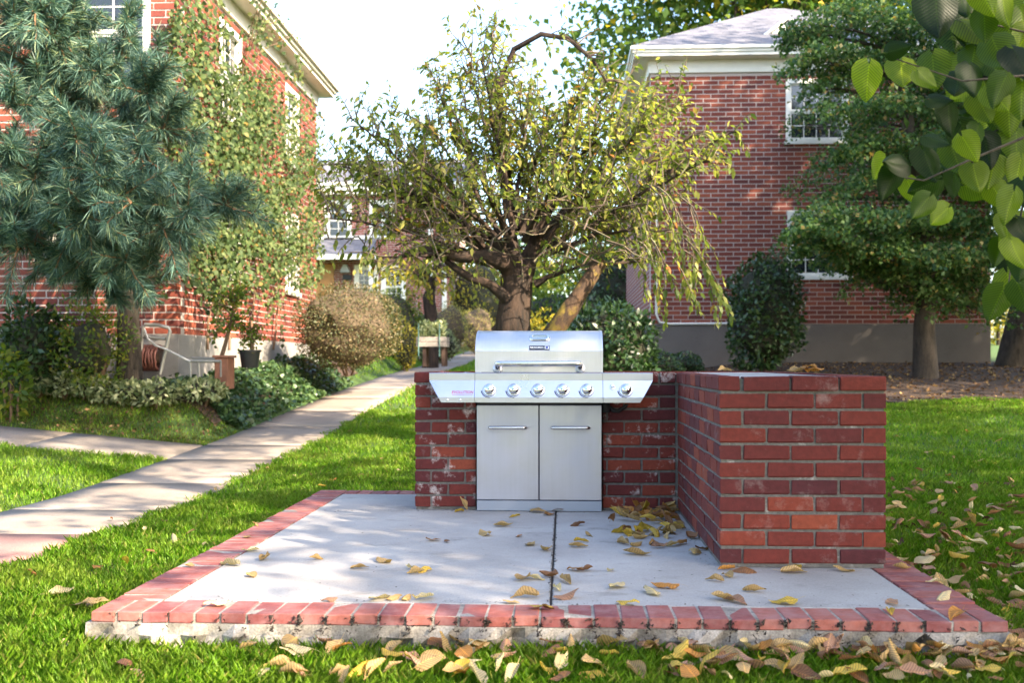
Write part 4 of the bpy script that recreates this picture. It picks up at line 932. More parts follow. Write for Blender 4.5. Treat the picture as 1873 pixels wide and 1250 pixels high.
for (x, y0, y1) in [(395, 420, 600), (380, 430, 560), (410, 480, 590), (440, 450, 560), (480, 470, 560), (510, 480, 545), (520, 460, 620), (500, 500, 580), (420, 350, 520), (545, 420, 520), (470, 420, 540), (560, 400, 520), (535, 430, 560), (350, 420, 520), (290, 430, 545), (405, 500, 620)]:
    X = LBX+rng.uniform(.08, .4); q = bend(at_x(x, y0, X), at_x(x+rng.uniform(-8, 8), y1, X), 0, 10, .03) if x > 325 else bend(at(x, y0, LBY-.2), at(x+5, y1, LBY-.25), 0, 8, .03)
    stm.tube(q, .005, 4, False)
    for t in np.linspace(0, 1, 34): Ps.append(along(q, t)[0]+rng.normal(0, .035, 3))
# sprays standing out against the sky over the cornice
for (x, y, ex, ey) in [(440, 120, 470, 20), (460, 90, 500, 10), (470, 100, 545, 62), (455, 70, 525, 32), (440, 140, 480, 0), (500, 80, 540, 60), (470, 60, 480, -30), (545, 150, 545, 100), (430, 180, 470, 60), (560, 200, 590, 215)]:
    q = bend(at_x(x, y, LBX+.4), at_x(ex, ey, LBX+.75), .08, 8, .05); stm.tube(q, .006, 4, False)
    for t in np.linspace(.1, 1, 15): Ps.append(along(q, t)[0]+rng.normal(0, .04, 3))
for (x, y) in [(480, 290), (440, 330), (520, 400), (400, 420)]:
    q = bend(at_x(x-20, 640, LBX+.06), at_x(x, y, LBX+.08), 0, 9, .06); stm.tube(q, taper(q, .018, .008), 6)
tag(stm.obj('stems', M['stem'], vn), kind='stuff')
Ps = np.array(Ps); Ps = Ps[(np.sin(Ps[:, 1]*2.2+Ps[:, 2]*.7)*np.sin(Ps[:, 2]*2.6+1)+rng.normal(0, .5, len(Ps))) > -.95]; k_ = rng.random(len(Ps)) < .75; Ps = np.vstack([Ps, Ps[k_]+rng.normal(0, .05, (int(k_.sum()), 3))+np.array((.02, 0, -.07))]); nn = len(Ps); leaves('foliage', Ps, nrmz(rng.normal(0, .5, (nn, 3))+np.array((.2, -.1, -.7))), nrmz(rng.normal(0, .6, (nn, 3))+np.array((.9, -.5, .5))), rng.uniform(.05, .085, nn), M['vine'], vn, .75, .14)

# ---- generic broadleaf tree
def big_tree(name, base, height, crown_c, crown_r, n, size, mat, label, bark='dbark', r0=.2, clumps=40, group=None, limbs_n=9, ratio=.6, simple=True, shell=.55, lean=(0, 0)):
    base = np.asarray(base, float); o = empty(name, tuple(base), label, 'tree', group); cc = np.asarray(crown_c, float); cr = np.asarray(crown_r, float)
    mb = MB(); q = bend(base-np.array((0, 0, .1)), cc+np.array((0, 0, cr[2]*.5)), 0, 8, .02); mb.tube(q, taper(q, r0, r0*.25), 12)
    d = rdir(clumps); rad = rng.uniform(.35, 1, clumps)**.5; CP = cc+d*cr*rad[:, None]
    for i in range(min(limbs_n*3, clumps)):
        p, e = along(q, rng.uniform(.3, .9)); q2 = bend(p, CP[i], .08, 6, .06); mb.tube(q2, taper(q2, r0*.28, .012), 6)
    mb.obj('trunk', M[bark], o, 50)
    per = n//clumps; P = np.repeat(CP, per, 0)+rng.normal(0, 1, (clumps*per, 3))*cr*np.array((.22, .22, .16)); m = len(P)
    leaves('crown', P, nrmz(rng.normal(0, .7, (m, 3))+np.array((0, 0, -.3))), nrmz(rng.normal(0, .6, (m, 3))+np.array((0, 0, 1))), size*rng.uniform(.7, 1.25, m), M[mat], o, ratio, .12, simple); return o

# ---- layered maple in front of the right building
MY = 18.0
mb_ = at(1693, 668, MY); mb_[2] = float(G(mb_[0], MY))-.03
mt = empty('maple_tree', tuple(mb_), 'layered green maple standing against the right brick wall', 'tree')
tk = MB(); q = np.array([mb_, at(1690, 600, MY), at(1700, 500, MY), at(1685, 380, MY), at(1660, 220, MY), at(1640, 60, MY)]); tk.tube(q, [.22, .17, .15, .13, .10, .06], 12)
PAD = [(1560, 40, 130, 34, 1500, -.5), (1510, 108, 85, 22, 700, -1), (1590, 120, 120, 30, 1100, -.3), (1500, 160, 45, 12, 160, -.9), (1590, 190, 90, 18, 600, -1.4), (1690, 80, 130, 50, 1300, .4), (1650, 215, 110, 32, 700, .3), (1560, 290, 80, 50, 420, .8), (1640, 255, 90, 26, 600, -.8), (1570, 265, 50, 18, 300, -1.2), (1660, 300, 110, 30, 700, 0),
    (1600, 345, 110, 22, 450, -.8), (1740, 330, 110, 60, 900, .6), (1570, 395, 120, 22, 1100, -1.4), (1500, 430, 70, 16, 500, -1.8), (1640, 400, 120, 28, 1100, -.6), (1760, 400, 110, 40, 1000, .2), (1560, 445, 110, 26, 1000, -.9), (1650, 460, 120, 28, 1100, -1.2), (1750, 465, 110, 32, 900, -.5), (1570, 480, 80, 24, 600, -.2), (1700, 500, 100, 28, 600, .3), (1490, 450, 40, 14, 220, -1.6), (1780, 520, 70, 30, 420, .2),
    (1760, 200, 110, 70, 1000, .9), (1840, 120, 80, 90, 800, 1.2), (1830, 300, 70, 90, 800, .8), (1850, 450, 50, 70, 500, .5), (1480, 60, 60, 24, 350, -.6), (1450, 250, 50, 30, 0, 0), (1520, 350, 60, 30, 160, .4), (1640, 20, 150, 60, 900, .3), (1680, 160, 120, 50, 700, .8), (1720, 270, 130, 60, 700, .9), (1700, 430, 140, 60, 900, .4), (1640, 505, 100, 35, 500, -.5), (1720, 540, 110, 40, 500, .0), (1780, 560, 80, 36, 300, .3), (1500, 330, 90, 40, 200, 2.5), (1480, 215, 60, 60, 200, 3.3), (1540, 180, 40, 50, 150, 3.3)]
Ps, Ns = [], []
for (x, y, rx, ry, n_, dy) in PAD:
    if n_ == 0: continue
    c = at(x, y, MY+dy); sc = MY/FPX; a = rng.uniform(0, 6.28, n_); r = rng.random(n_)**.5; ph = rng.uniform(0, 6)
    X = np.cos(a)*r*rx*sc; Yy = np.sin(a)*r*rx*sc*.8; Z = (1-r*r)*ry*sc*.5-rng.random(n_)**1.5*ry*sc*.85-.10*np.abs(X)*r+.09*np.sin(X*4+ph)+.07*np.sin(Yy*6+X*9); Ps.append(c+np.stack([X, Yy, Z], 1))
    p, e = along(q, min(.95, max(.25, (668-y)/640))); q2 = bend(p, c-np.array((0, 0, ry*sc*.4)), .06, 7, .05); tk.tube(q2, taper(q2, .04, .012), 6)
    for _ in range(4):
        e_d = c+np.array((rng.uniform(-1, 1)*rx*sc*.8, rng.uniform(-.6, .6)*rx*sc, -ry*sc*.3)); q3 = bend(along(q2, .6)[0], e_d, .05, 5); tk.tube(q3, taper(q3, .014, .005), 4)
tk.obj('trunk', M['dbark'], mt, 50)
Ps = np.vstack(Ps); nn = len(Ps); Ps = np.repeat(Ps, 2, 0)+rng.normal(0, .035, (2*nn, 3)); nn *= 2
leaves('crown', Ps, nrmz(rng.normal(0, .8, (nn, 3))+np.array((0, -.2, -.35))), nrmz(rng.normal(0, .5, (nn, 3))+np.array((0, -.2, 1))), rng.uniform(.055, .095, nn), M['maple'], mt, .75, .12, True)

# ---- linden whose branch hangs into the picture at the upper right
LB = np.array((4.3, 2.6, -.12))
ln = empty('linden_tree', tuple(LB), 'linden tree whose leafy branch hangs in at the upper right', 'tree')
tk = MB(); q = bend(LB-np.array((0, 0, .1)), LB+np.array((.2, .4, 10.2)), 0, 9, .02); tk.tube(q, taper(q, .27, .05), 12)
LYD = 3.75
BRN = [[(2050, 60), (1960, 120), (1873, 138), (1760, 148), (1640, 108)], [(2050, 200), (1900, 240), (1780, 290), (1690, 330), (1610, 318)], [(2000, -60), (1880, 60), (1800, 40), (1735, -10)], [(2030, 230), (1930, 290), (1870, 380), (1850, 480), (1840, 560)], [(2010, 150), (1900, 200), (1800, 250), (1700, 290)], [(1990, -80), (1900, 0), (1850, 90), (1820, 170)]]
for bi, pl in enumerate(BRN):
    qq = np.array([along(q, .26)[0]]+[at(x, y, LYD+.12*(bi-2)+.02*i_) for i_, (x, y) in enumerate(pl)]); tk.tube(qq, taper(qq, .011, .002, .5), 7)
for _ in range(26):
    hi_ = rng.random() < .5; p, e = along(q, rng.uniform(.65, 1) if hi_ else rng.uniform(.3, .6)); tgt = np.array((4.5, 2.6, 9.0 if hi_ else 4.9))+rdir(1)[0]*np.array((2.6, 2.8, 1.6)); q2 = bend(p, tgt, .05, 7, .05); tk.tube(q2, taper(q2, .05, .012), 6)
tk.obj('trunk', M['dbark'], ln, 50)
def heart_leaf(L, seed):
    r = np.random.default_rng(seed); nu, nv = 9, 12; V, F = [], []
    for j in range(nv+1):
        t = j/nv; hw = .46*L*(math.sin(math.pi*min(1, t**.62))**.75)*(1-.18*t) if 0 < j < nv else (0.06*L if j == 0 else .002*L)
        for i in range(nu):
            s_ = (i/(nu-1)-.5)*2; x = s_*hw*(1+.03*((i+j) % 2)*(abs(s_) > .9)); y = t*L-(.10*L*abs(s_)**1.5*(1-t)**2*2)
            z = .10*L*abs(s_)**1.3-.22*L*t*t+.012*L*math.sin(6*s_+seed)+.008*L*math.sin(14*t)*abs(s_); V.append((x, y, z))
    for j in range(nv):
        for i in range(nu-1): a = j*nu+i; F.append((a, a+1, a+nu+1, a+nu))
    return np_mesh('leaf', np.array(V), F, M['linden'], True)
HL = [heart_leaf(.15, s_) for s_ in range(5)]
LEAF = [(1590, 118, 66, -8), (1648, 108, 64, -5), (1705, 100, 68, 4), (1712, -12, 92, 6), (1762, 40, 70, 25), (1800, 20, 56, 0), (1815, 70, 74, 12), (1775, 120, 62, -10), (1735, 190, 60, 0), (1788, 175, 60, 20), (1855, 90, 80, 5), (1835, -10, 62, 0), (1700, 180, 40, 60), (1868, 20, 70, 0), (1690, 275, 66, -5), (1740, 265, 62, 8), (1620, 290, 50, -40), (1660, 300, 55, -70), (1640, 310, 60, -20), (1715, 330, 55, -60), (1780, 300, 58, 10),
    (1700, 360, 50, -30), (1735, 380, 48, -55), (1660, 330, 48, 30), (1800, 250, 60, 0), (1830, 200, 66, 10), (1860, 240, 70, -10), (1845, 320, 62, 0), (1870, 330, 66, 20), (1855, 350, 62, -15), (1862, 400, 60, -5), (1850, 440, 56, 15), (1842, 500, 60, 10), (1835, 530, 62, -25), (1862, 520, 60, 20), (1848, 565, 50, -10), (1815, 340, 52, 30), (1790, 230, 50, -20), (1760, 250, 52, 30), (1745, 320, 50, -10), (1820, 290, 56, -10),
    (1600, 20, 40, 90), (1680, -30, 60, 0), (1755, -20, 66, 0), (1790, -25, 60, 20), (1870, 150, 70, 0), (1840, 140, 60, -30), (1810, 160, 58, 40), (1868, 290, 60, 0), (1872, 460, 56, 0), (1680, 130, 44, 50), (1625, 95, 40, 95), (1765, 340, 52, 60), (1695, 250, 44, 40)]
for _ in range(34): LEAF.append((rng.uniform(1735, 1885), rng.uniform(-40, 300), rng.uniform(48, 74), rng.uniform(-45, 45)))
for _ in range(12): LEAF.append((rng.uniform(1828, 1885), rng.uniform(300, 520), rng.uniform(46, 62), rng.uniform(-35, 35)))
for i, (x, y, s_, rot) in enumerate(LEAF):
    if y > 560 or (x, y) == (1600, 20): continue
    D = LYD+(rng.uniform(-.3, .35) if i < 54 else rng.uniform(.1, .8)); p = at(x, y, D); o = obj('leaf', HL[i % 5], ln)
    sc = s_*D/FPX/.15*1.02; fac = rng.uniform(-.6, .6)
    m4 = Matrix.Rotation(math.radians(-rot+rng.uniform(-14, 14)), 4, 'Y') @ Matrix.Rotation(fac*.9, 4, 'Z') @ Matrix.Rotation(math.radians(-90+rng.uniform(-26, 16)), 4, 'X')
    o.matrix_local = Matrix.Translation(Vector(p-LB)) @ m4 @ Matrix.Scale(sc, 4)
m = 650; cl_ = np.array((4.5, 2.1, 4.9))+rdir(20)*np.array((2.6, 2.7, 1.5))*(rng.random((20, 1))**.4); P = cl_[rng.integers(0, 20, m)]+rng.normal(0, .30, (m, 3))
px, py = to_px(P); keep = (P[:, 1] < .3) | (px > 1960) | (py < -70); P = P[keep]; m = len(P)
cl_ = np.array((4.7, 3.2, 9.0))+rdir(26)*np.array((3.2, 3.4, 1.9))*(rng.random((26, 1))**.4); P = np.vstack([P, cl_[rng.integers(0, 26, 3600)]+rng.normal(0, .42, (3600, 3))]); m = len(P)
leaves('crown', P, nrmz(rng.normal(0, .6, (m, 3))+np.array((0, 0, -.5))), nrmz(rng.normal(0, .6, (m, 3))+np.array((0, 0, 1))), rng.uniform(.11, .18, m), M['lindeni'], ln, .85, .12, True)

# ---- trees beyond the frame that shade the lawn and the right building, and trees behind
big_tree('linden_tree', (8.7, .6, -.12), 8, (9.1, .9, 5.4), (3.0, 3.1, 2.4), 16000, .19, 'lindeni', 'linden beside the patio just outside the frame', group='shade lindens around the patio')
big_tree('linden_tree', (-3.5, -7.0, -.12), 9, (-3.5, -7.0, 5.0), (3.6, 2.6, 3.6), 6500, .26, 'lindeni', 'linden standing left behind the photographer', group='shade lindens around the patio')  # unseen, added so the grill doors reflect less sky
big_tree('linden_tree', (2.6, -8.5, -.12), 9, (2.6, -8.5, 5.0), (3.6, 2.6, 3.6), 6500, .26, 'lindeni', 'linden standing right behind the photographer', group='shade lindens around the patio')  # second added tree, dims the sky light from behind
big_tree('linden_tree', (10.2, 6.2, 0), 8, (10.2, 6.2, 5.4), (3.8, 4.2, 3.0), 15000, .20, 'lindeni', 'linden standing on the right lawn just outside the frame', group='shade lindens around the patio')
big_tree('linden_tree', (15.5, 14.0, .5), 14, (14.2, 14.6, 9.0), (5.8, 5.4, 5.6), 22000, .29, 'lindeni', 'tall linden outside the frame that shades the right building', group='shade lindens around the patio', clumps=60)
bt = at(1300, 300, 36)
big_tree('broadleaf_tree', (6.5, 36, 1.2), 16, (7.2, 36, 12.5), (5.8, 4.5, 5.2), 34000, .30, 'bigtree', 'tall green tree turning yellow behind the roof of the right building', r0=.35, clumps=130)
big_tree('linden_tree', (11.2, 17.2, .6), 10, (10.7, 17.2, 5.6), (3.5, 3.0, 3.8), 11000, .22, 'lindeni', 'linden at the far right beyond the maple', group='shade lindens around the patio')
tb = at(1850, 668, 21); big_tree('street_tree', (tb[0], 21, .85), 8, (tb[0]+1.6, 21.5, 6.5), (2.6, 2.2, 2.6), 3500, .2, 'shrub', 'dark thick trunk beside the right building corner', r0=.32, clumps=30)
gk = at(1826, 640, 40); big_tree('ginkgo_tree', (gk[0], 40, 1.6), 5, (gk[0], 40, at(1826, 590, 40)[2]+.3), (1.2, 1, .9), 1500, .16, 'yellow', 'small yellow tree far beyond the right building corner', r0=.08, clumps=16)
for i, (px, Y, h, w, mat, lab) in enumerate([(1090, 52, 9, 5, 'bright', 'rounded green tree far behind the cherry crown'), (900, 58, 7, 4.5, 'bright', 'pale green tree beyond the end of the path'), (985, 66, 8, 6, 'shrub', 'dark tree far behind the cherry trunk'), (1180, 47, 6, 4, 'bigtree', 'bushy tree in the gap left of the right building'), (620, 70, 10, 3.5, 'bright', 'distant treetop showing over the far house roof'), (1850, 62, 8, 8, 'bright', 'distant tree at the far right edge')]):
    b0 = at(px, 650, Y); g0 = float(G(b0[0], Y)); big_tree('distant_tree', (b0[0], Y, g0), h, (b0[0], Y, g0+h*.58), (w*.75, w*.7, h*.42), 2600, .34, mat, lab, clumps=28, group='distant trees')

# ================================================================ SHRUBS, BEDS AND POTS
def gpy(px, Y): p = at(px, HORIZ, Y); return HORIZ+(HC-float(G(p[0], Y)))*FPX/Y
def gshrub(name, px, Y, w, h, *a, **k): return shrub(name, px, gpy(px, Y), Y, w, h, *a, **k)
gshrub('far_hedge', 1010, 30, 170, 130, M['bright'], 3500, .12, 'green hedge in the distance between the cherry trunks')
gshrub('far_hedge', 1120, 33, 150, 190, M['shrub'], 3200, .14, 'dark hedge in the gap left of the right building')
hd = shrub('hedge', 637, 682, 17.0, 200, 160, M['hedge'], 12000, .045, 'large clipped brownish hedge beside the path', 'hedge', core='innerb', depth=1.1, lump=.06)
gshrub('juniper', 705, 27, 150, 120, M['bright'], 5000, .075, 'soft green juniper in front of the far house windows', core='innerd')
gshrub('yellow_shrub', 742, 24.5, 46, 92, M['yellow'], 1300, .07, 'narrow yellow-leaved shrub next to the brownish hedge')
gshrub('rounded_shrub', 822, 34, 70, 100, M['palehedge'], 2200, .07, 'rounded brownish shrub beyond the wooden planter', core='innerb', group='far rounded shrubs')
gshrub('rounded_shrub', 872, 38, 74, 88, M['palehedge'], 2200, .07, 'rounded brownish shrub beside the far end of the path', core='innerb', group='far rounded shrubs')
gshrub('forsythia', 872, 45, 110, 160, M['yellow'], 3400, .10, 'tall yellow-green bush behind the far rounded shrubs')
gshrub('flowering_bush', 800, 30, 80, 70, M['varieg'], 1500, .07, 'pale-leaved bush just behind the wooden planter')
gshrub('ornamental_grass', 768, 31, 60, 90, M['bright'], 1400, .09, 'light green feathery plant left of the wooden planter', ratio=.2)
gshrub('rhododendron', 1114, 17.2, 165, 160, M['shrub'], 4200, .11, 'glossy dark green shrub to the right of the grill lid', ratio=.45, simple=False)
gshrub('rhododendron', 1062, 20, 120, 160, M['shrub'], 2600, .11, 'dark shrub behind the leaning cherry trunk', ratio=.45, simple=False)
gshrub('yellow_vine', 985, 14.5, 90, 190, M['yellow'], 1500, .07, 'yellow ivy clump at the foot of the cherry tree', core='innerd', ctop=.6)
gshrub('boxwood', 1399, 19.4, 138, 208, M['boxleaf'], 5200, .085, 'tall rounded dark green bush below the right building window', lump=.12, ratio=.6, simple=False)
gshrub('low_shrub', 1190, 19.8, 110, 60, M['ivy'], 1500, .08, 'low leafy ground plants in front of the right foundation')
gshrub('low_shrub', 1245, 20.8, 80, 40, M['ivy'], 1000, .08, 'small green plants along the right foundation')
gshrub('dark_bush', 165, 12.3, 150, 175, M['bright'], 2200, .06, 'yellow-green leafy bush left of the pine trunk', core='innerd', ctop=.55, lump=.3)
gshrub('dark_bush', 60, 12.2, 130, 170, M['shrub'], 2000, .09, 'dark leafy bush at the left edge below the pine', ctop=.7, lump=.25)
gshrub('dark_bush', 20, 11.5, 60, 140, M['bright'], 300, .10, 'broad-leaved yellow-green plant at the far left edge', core='innerd', ctop=.2)
# variegated ground plants along the bed edge, each clump its own
for i, px in enumerate(range(-10, 320, 42)):
    gshrub('variegated_plant', px+rng.uniform(-8, 8), 12.25-.10*abs(i-4)*.2, 72, rng.uniform(34, 48), M['varieg'], 420, .075, f'variegated pale green ground plant along the left bed, number {["one", "two", "three", "four", "five", "six", "seven", "eight"][i]} from the left edge', 'plant', group='variegated plants along the left bed', ctop=.7, lump=.2)
gshrub('variegated_plant', 368, 12.5, 90, 44, M['varieg'], 480, .075, 'variegated plant in front of the grey frame and terracotta box', 'plant', group='variegated plants along the left bed', ctop=.7)
# ivy carpet below the hedge
m = 7000; Pv = np.zeros((m, 3)); Pv[:, 0] = rng.uniform(-4.85, PX0-.05, m)+.05*rng.normal(0, 1, m); Pv[:, 1] = 12.55+6.6*rng.random(m)**1.3; Pv[:, 2] = G(Pv[:, 0], Pv[:, 1])+.015+.11*rng.random(m)**1.5*(1+.5*np.sin(Pv[:, 1]*4))
iv = tag(leaves('ivy', Pv, nrmz(rng.normal(0, .6, (m, 3))+np.array((.4, -.5, .1))), nrmz(rng.normal(0, .5, (m, 3))+np.array((.3, -.4, 1))), rng.uniform(.05, .09, m), M['ivy'], None, .85, .1), 'dark green ivy carpet between the hedge and the path', kind='stuff')
# small tree far by the path: weeping, with pale yellow leaves
wb = at(787, 600, 27); wb[2] = float(G(wb[0], 27)); wt = empty('weeping_tree', tuple(wb), 'small weeping tree with pale yellow leaves before the far house', 'tree')
tk = MB(); q = np.array([wb, at(788, 575, 27), at(784, 545, 27), at(790, 520, 27), at(770, 490, 27)]); tk.tube(q, [.22, .17, .16, .12, .05], 9); Pw = []
for _ in range(34):
    a = at(rng.uniform(760, 800), rng.uniform(490, 520), 27); e = at(rng.uniform(640, 900), rng.uniform(470, 545), 27+rng.uniform(-1, 1)); q2 = bend(a, e, .25, 8, .03); tk.tube(q2, taper(q2, .03, .008), 5)
    for t in np.linspace(.3, 1, 16): Pw.append(along(q2, t)[0]+rng.normal(0, .12, 3)+np.array((0, 0, -.1)))
tk.obj('trunk', M['cbark'], wt, 50); Pw = np.array(Pw); m = len(Pw); leaves('crown', Pw, nrmz(rng.normal(0, .4, (m, 3))+np.array((0, 0, -.8))), rdir(m), rng.uniform(.1, .18, m), M['yellow'], wt, .45, .1)
# wooden planter with green stakes
WY2 = 21.5; b0 = at(793, 650, WY2); gz0 = float(np.interp(WY2, GY, GZ))
wx0, wx1 = at(765, 650, WY2)[0], at(819, 650, WY2)[0]; zt_, zb_ = at(793, 617, WY2)[2], at(793, 635, WY2)[2]; gl = at(793, 648, WY2)[2]
wp = empty('wooden_planter', (b0[0], WY2, gl), 'raised grey wooden planter box with green stakes beside the path', 'planter')
for zz0, zz1 in ((zb_, (zb_+zt_)/2-.004), ((zb_+zt_)/2+.004, zt_)):
    MB().box((wx0, WY2-.3, zz0), (wx1, WY2-.26, zz1), .004).obj('plank', M['wood'], wp); MB().box((wx0, WY2+.26, zz0), (wx1, WY2+.3, zz1), .004).obj('plank', M['wood'], wp)
    for x in (wx0, wx1-.04): MB().box((x, WY2-.258, zz0), (x+.04, WY2+.258, zz1), .004).obj('plank', M['wood'], wp)
for x in (wx0+.12, wx1-.1):
    for y in (WY2-.24, WY2+.18): MB().box((x, y, gl-.25), (x+.07, y+.07, zb_+.1)).obj('leg', M['darkwood'], wp)
MB().box((wx0+.041, WY2-.257, zb_+.02), (wx1-.041, WY2+.257, zt_-.03)).obj('soil', M['mulch'], wp)
for x in (wx0+.05, wx1-.13): MB().tube([(x, WY2-.32, gl-.05), (x, WY2-.32, zt_+.26)], .010, 6).obj('stake', M['stake'], wp)
m = 500; P = np.stack([rng.uniform(wx0+.05, wx1-.05, m), WY2+rng.uniform(-.25, .25, m), zt_-.02+rng.random(m)**1.5*.32], 1)
pl = empty('planter_plants', (b0[0], WY2, zt_), 'pale leafy vegetables growing in the wooden planter', 'plant'); leaves('foliage', P, rdir(m, .6), rdir(m, .6), rng.uniform(.06, .11, m), M['varieg'], pl, .6, .1)
# black pot with a small shrub; terracotta box with a sapling
PYY = 13.05; p0 = at(457, 673, PYY); sc = PYY/FPX
pot = empty('plant_pot', tuple(p0), 'black plastic plant pot against the left building foundation', 'pot')
MB().lathe([(15*sc, 0), (19*sc, 29*sc), (21*sc, 29*sc), (21*sc, 33*sc), (18.5*sc, 33*sc), (18*sc, 27*sc), (.01, 27*sc)], p0, (0, 0, 1), 24).obj('pot_body', M['pot'], pot, 40)
MB().lathe([(17.8*sc, 25*sc), (17.8*sc, 28.5*sc), (.02, 29*sc)], p0, (0, 0, 1), 18).obj('soil', M['mulch'], pot)
def sapling(name, path, Y, n, spread, size, mat, label):
    q = np.array([at(x, y, Y) for x, y in path]); o = empty(name, tuple(q[0]), label, 'plant'); mb = MB(); mb.tube(q, taper(q, .03, .01), 7); P = []
    for _ in range(26):
        p, e = along(q, rng.uniform(.45, 1)); d = nrmz(rng.normal(0, 1, 3)+np.array((0, 0, .5))); q2 = bend(p, p+d*rng.uniform(.5, 1)*spread, .1, 5); mb.tube(q2, taper(q2, .010, .004), 4)
        for t in np.linspace(.25, 1, n//26): P.append(along(q2, t)[0]+rng.normal(0, .04, 3))
    mb.obj('stem', M['stem'], o, 60); P = np.array(P); m = len(P); leaves('foliage', P, rdir(m, -.2), rdir(m, .7), size*rng.uniform(.7, 1.2, m), M[mat], o, .5, .1); return o
sapling('sapling', [(403, 660), (412, 630), (420, 600), (425, 570), (432, 540)], PYY-.15, 620, .38, .06, 'bright', 'small leafy sapling leaning out of the terracotta box')
sapling('potted_shrub', [(461, 645), (461, 630), (460, 615), (459, 600)], PYY-.05, 300, .22, .055, 'bright', 'small bright green shrub in the black pot')
tb0 = at(388, 690, PYY-.2)
tx = MB(); a = at(392, 690, PYY-.3); e = at(416, 655, PYY-.3); ttb = empty('planter_box', (a[0], PYY-.3, a[2]), 'terracotta planter box beside the black pot', 'planter')
MB().box((a[0], PYY-.3, e[2]-.38), (e[0], PYY-.02, e[2]), .008).obj('box_body', M['terracotta'], ttb); MB().box((a[0]-.02, PYY-.32, e[2]+.001), (e[0]+.02, PYY, e[2]+.03), .006).obj('rim', M['terracotta'], ttb)
# grey hose cart with a coiled red hose
HY = 12.75
def hp(x, y, dy=0): return at(x, y, HY+dy)
hc = empty('hose_cart', tuple(hp(285, 690)), 'grey metal hose reel cart leaning by the corner of the left building', 'hose cart')
MB().tube([hp(255, 680), hp(262, 598), hp(265, 594), hp(290, 595), hp(309, 600), hp(311, 606), hp(293, 685)], .022, 8).obj('frame', M['alum'], hc, 60)
MB().tube([hp(259, 617), hp(303, 620)], .02, 8).obj('cross_bar', M['alum'], hc, 60)
MB().tube([hp(264, 602), hp(270, 620, -.05), hp(285, 633, -.05), hp(300, 638, -.05), hp(325, 650, -.05), hp(348, 662, -.05)], .014, 8).obj('brace', plain('pale_grey_tube', (.55, .54, .52), .4, .4), hc, 60)
hr = MB()
for i in range(8):
    x = 252+i*5.6; c = hp(x, 655, .1); R = .15; hr.tube([c+np.array((rng.normal(0, .006), R*math.cos(a), R*math.sin(a))) for a in np.linspace(0, 6.28, 19)], .016, 7, False)
hr.obj('hose', M['hose'], hc, 60); MB().tube([hp(248, 655, .1), hp(296, 655, .1)], .09, 14).obj('drum', M['darkwood'], hc, 60)
bn = empty('garden_bench', tuple(hp(370, 690)), 'low grey metal stand in front of the foundation beside the hose cart', 'stand')
MB().tube([hp(345, 660), hp(372, 661), hp(405, 661)], .02, 7).tube([hp(350, 656, .3), hp(410, 657, .3)], .02, 7).obj('top_rail', M['alum'], bn, 60)
for x in (349, 364, 404): MB().tube([hp(x, 661), hp(x, 690)], .012, 6).obj('leg', M['alum'], bn, 60)
# low stone bench under the left window
sb = empty('stone_bench', tuple(at(30, 690, 12.6)), 'weathered stone bench below the left building window', 'bench')
a = at(-20, 600, 12.6); e = at(85, 612, 12.6); MB().box((a[0], 12.5, e[2]), (e[0], 12.9, a[2]), .01).obj('seat', M['stonepale'], sb)
for x in (-5, 60): u = at(x, 0, 12.6)[0]; MB().box((u, 12.52, a[2]-.7), (u+.12, 12.85, e[2]-.001), .01).obj('leg', M['stonepale'], sb)
# a car parked far off behind the cherry trunk
cy_ = 60.0; c0 = at(905, 604, cy_); car = empty('parked_car', tuple(c0), 'dark blue car parked far away behind the cherry trunk', 'car')
MB().prism([(c0[0]-2, c0[2]+.3), (c0[0]+2, c0[2]+.3), (c0[0]+2, c0[2]+.8), (c0[0]+1.2, c0[2]+.9), (c0[0]+.6, c0[2]+1.4), (c0[0]-1, c0[2]+1.42), (c0[0]-1.7, c0[2]+.95), (c0[0]-2, c0[2]+.85)], cy_-.8, cy_+.8, 'y').obj('body', M['carpaint'], car)
MB().box((c0[0]-1.2, cy_-.83, c0[2]+.95), (c0[0]+.6, cy_-.801, c0[2]+1.3)).obj('window', M['glass'], car)
for x in (-1.25, 1.25): MB().lathe([(.32, 0), (.32, .2)], (c0[0]+x, cy_-.85, c0[2]+.32), (0, 1, 0), 16).obj('wheel', M['pot'], car)

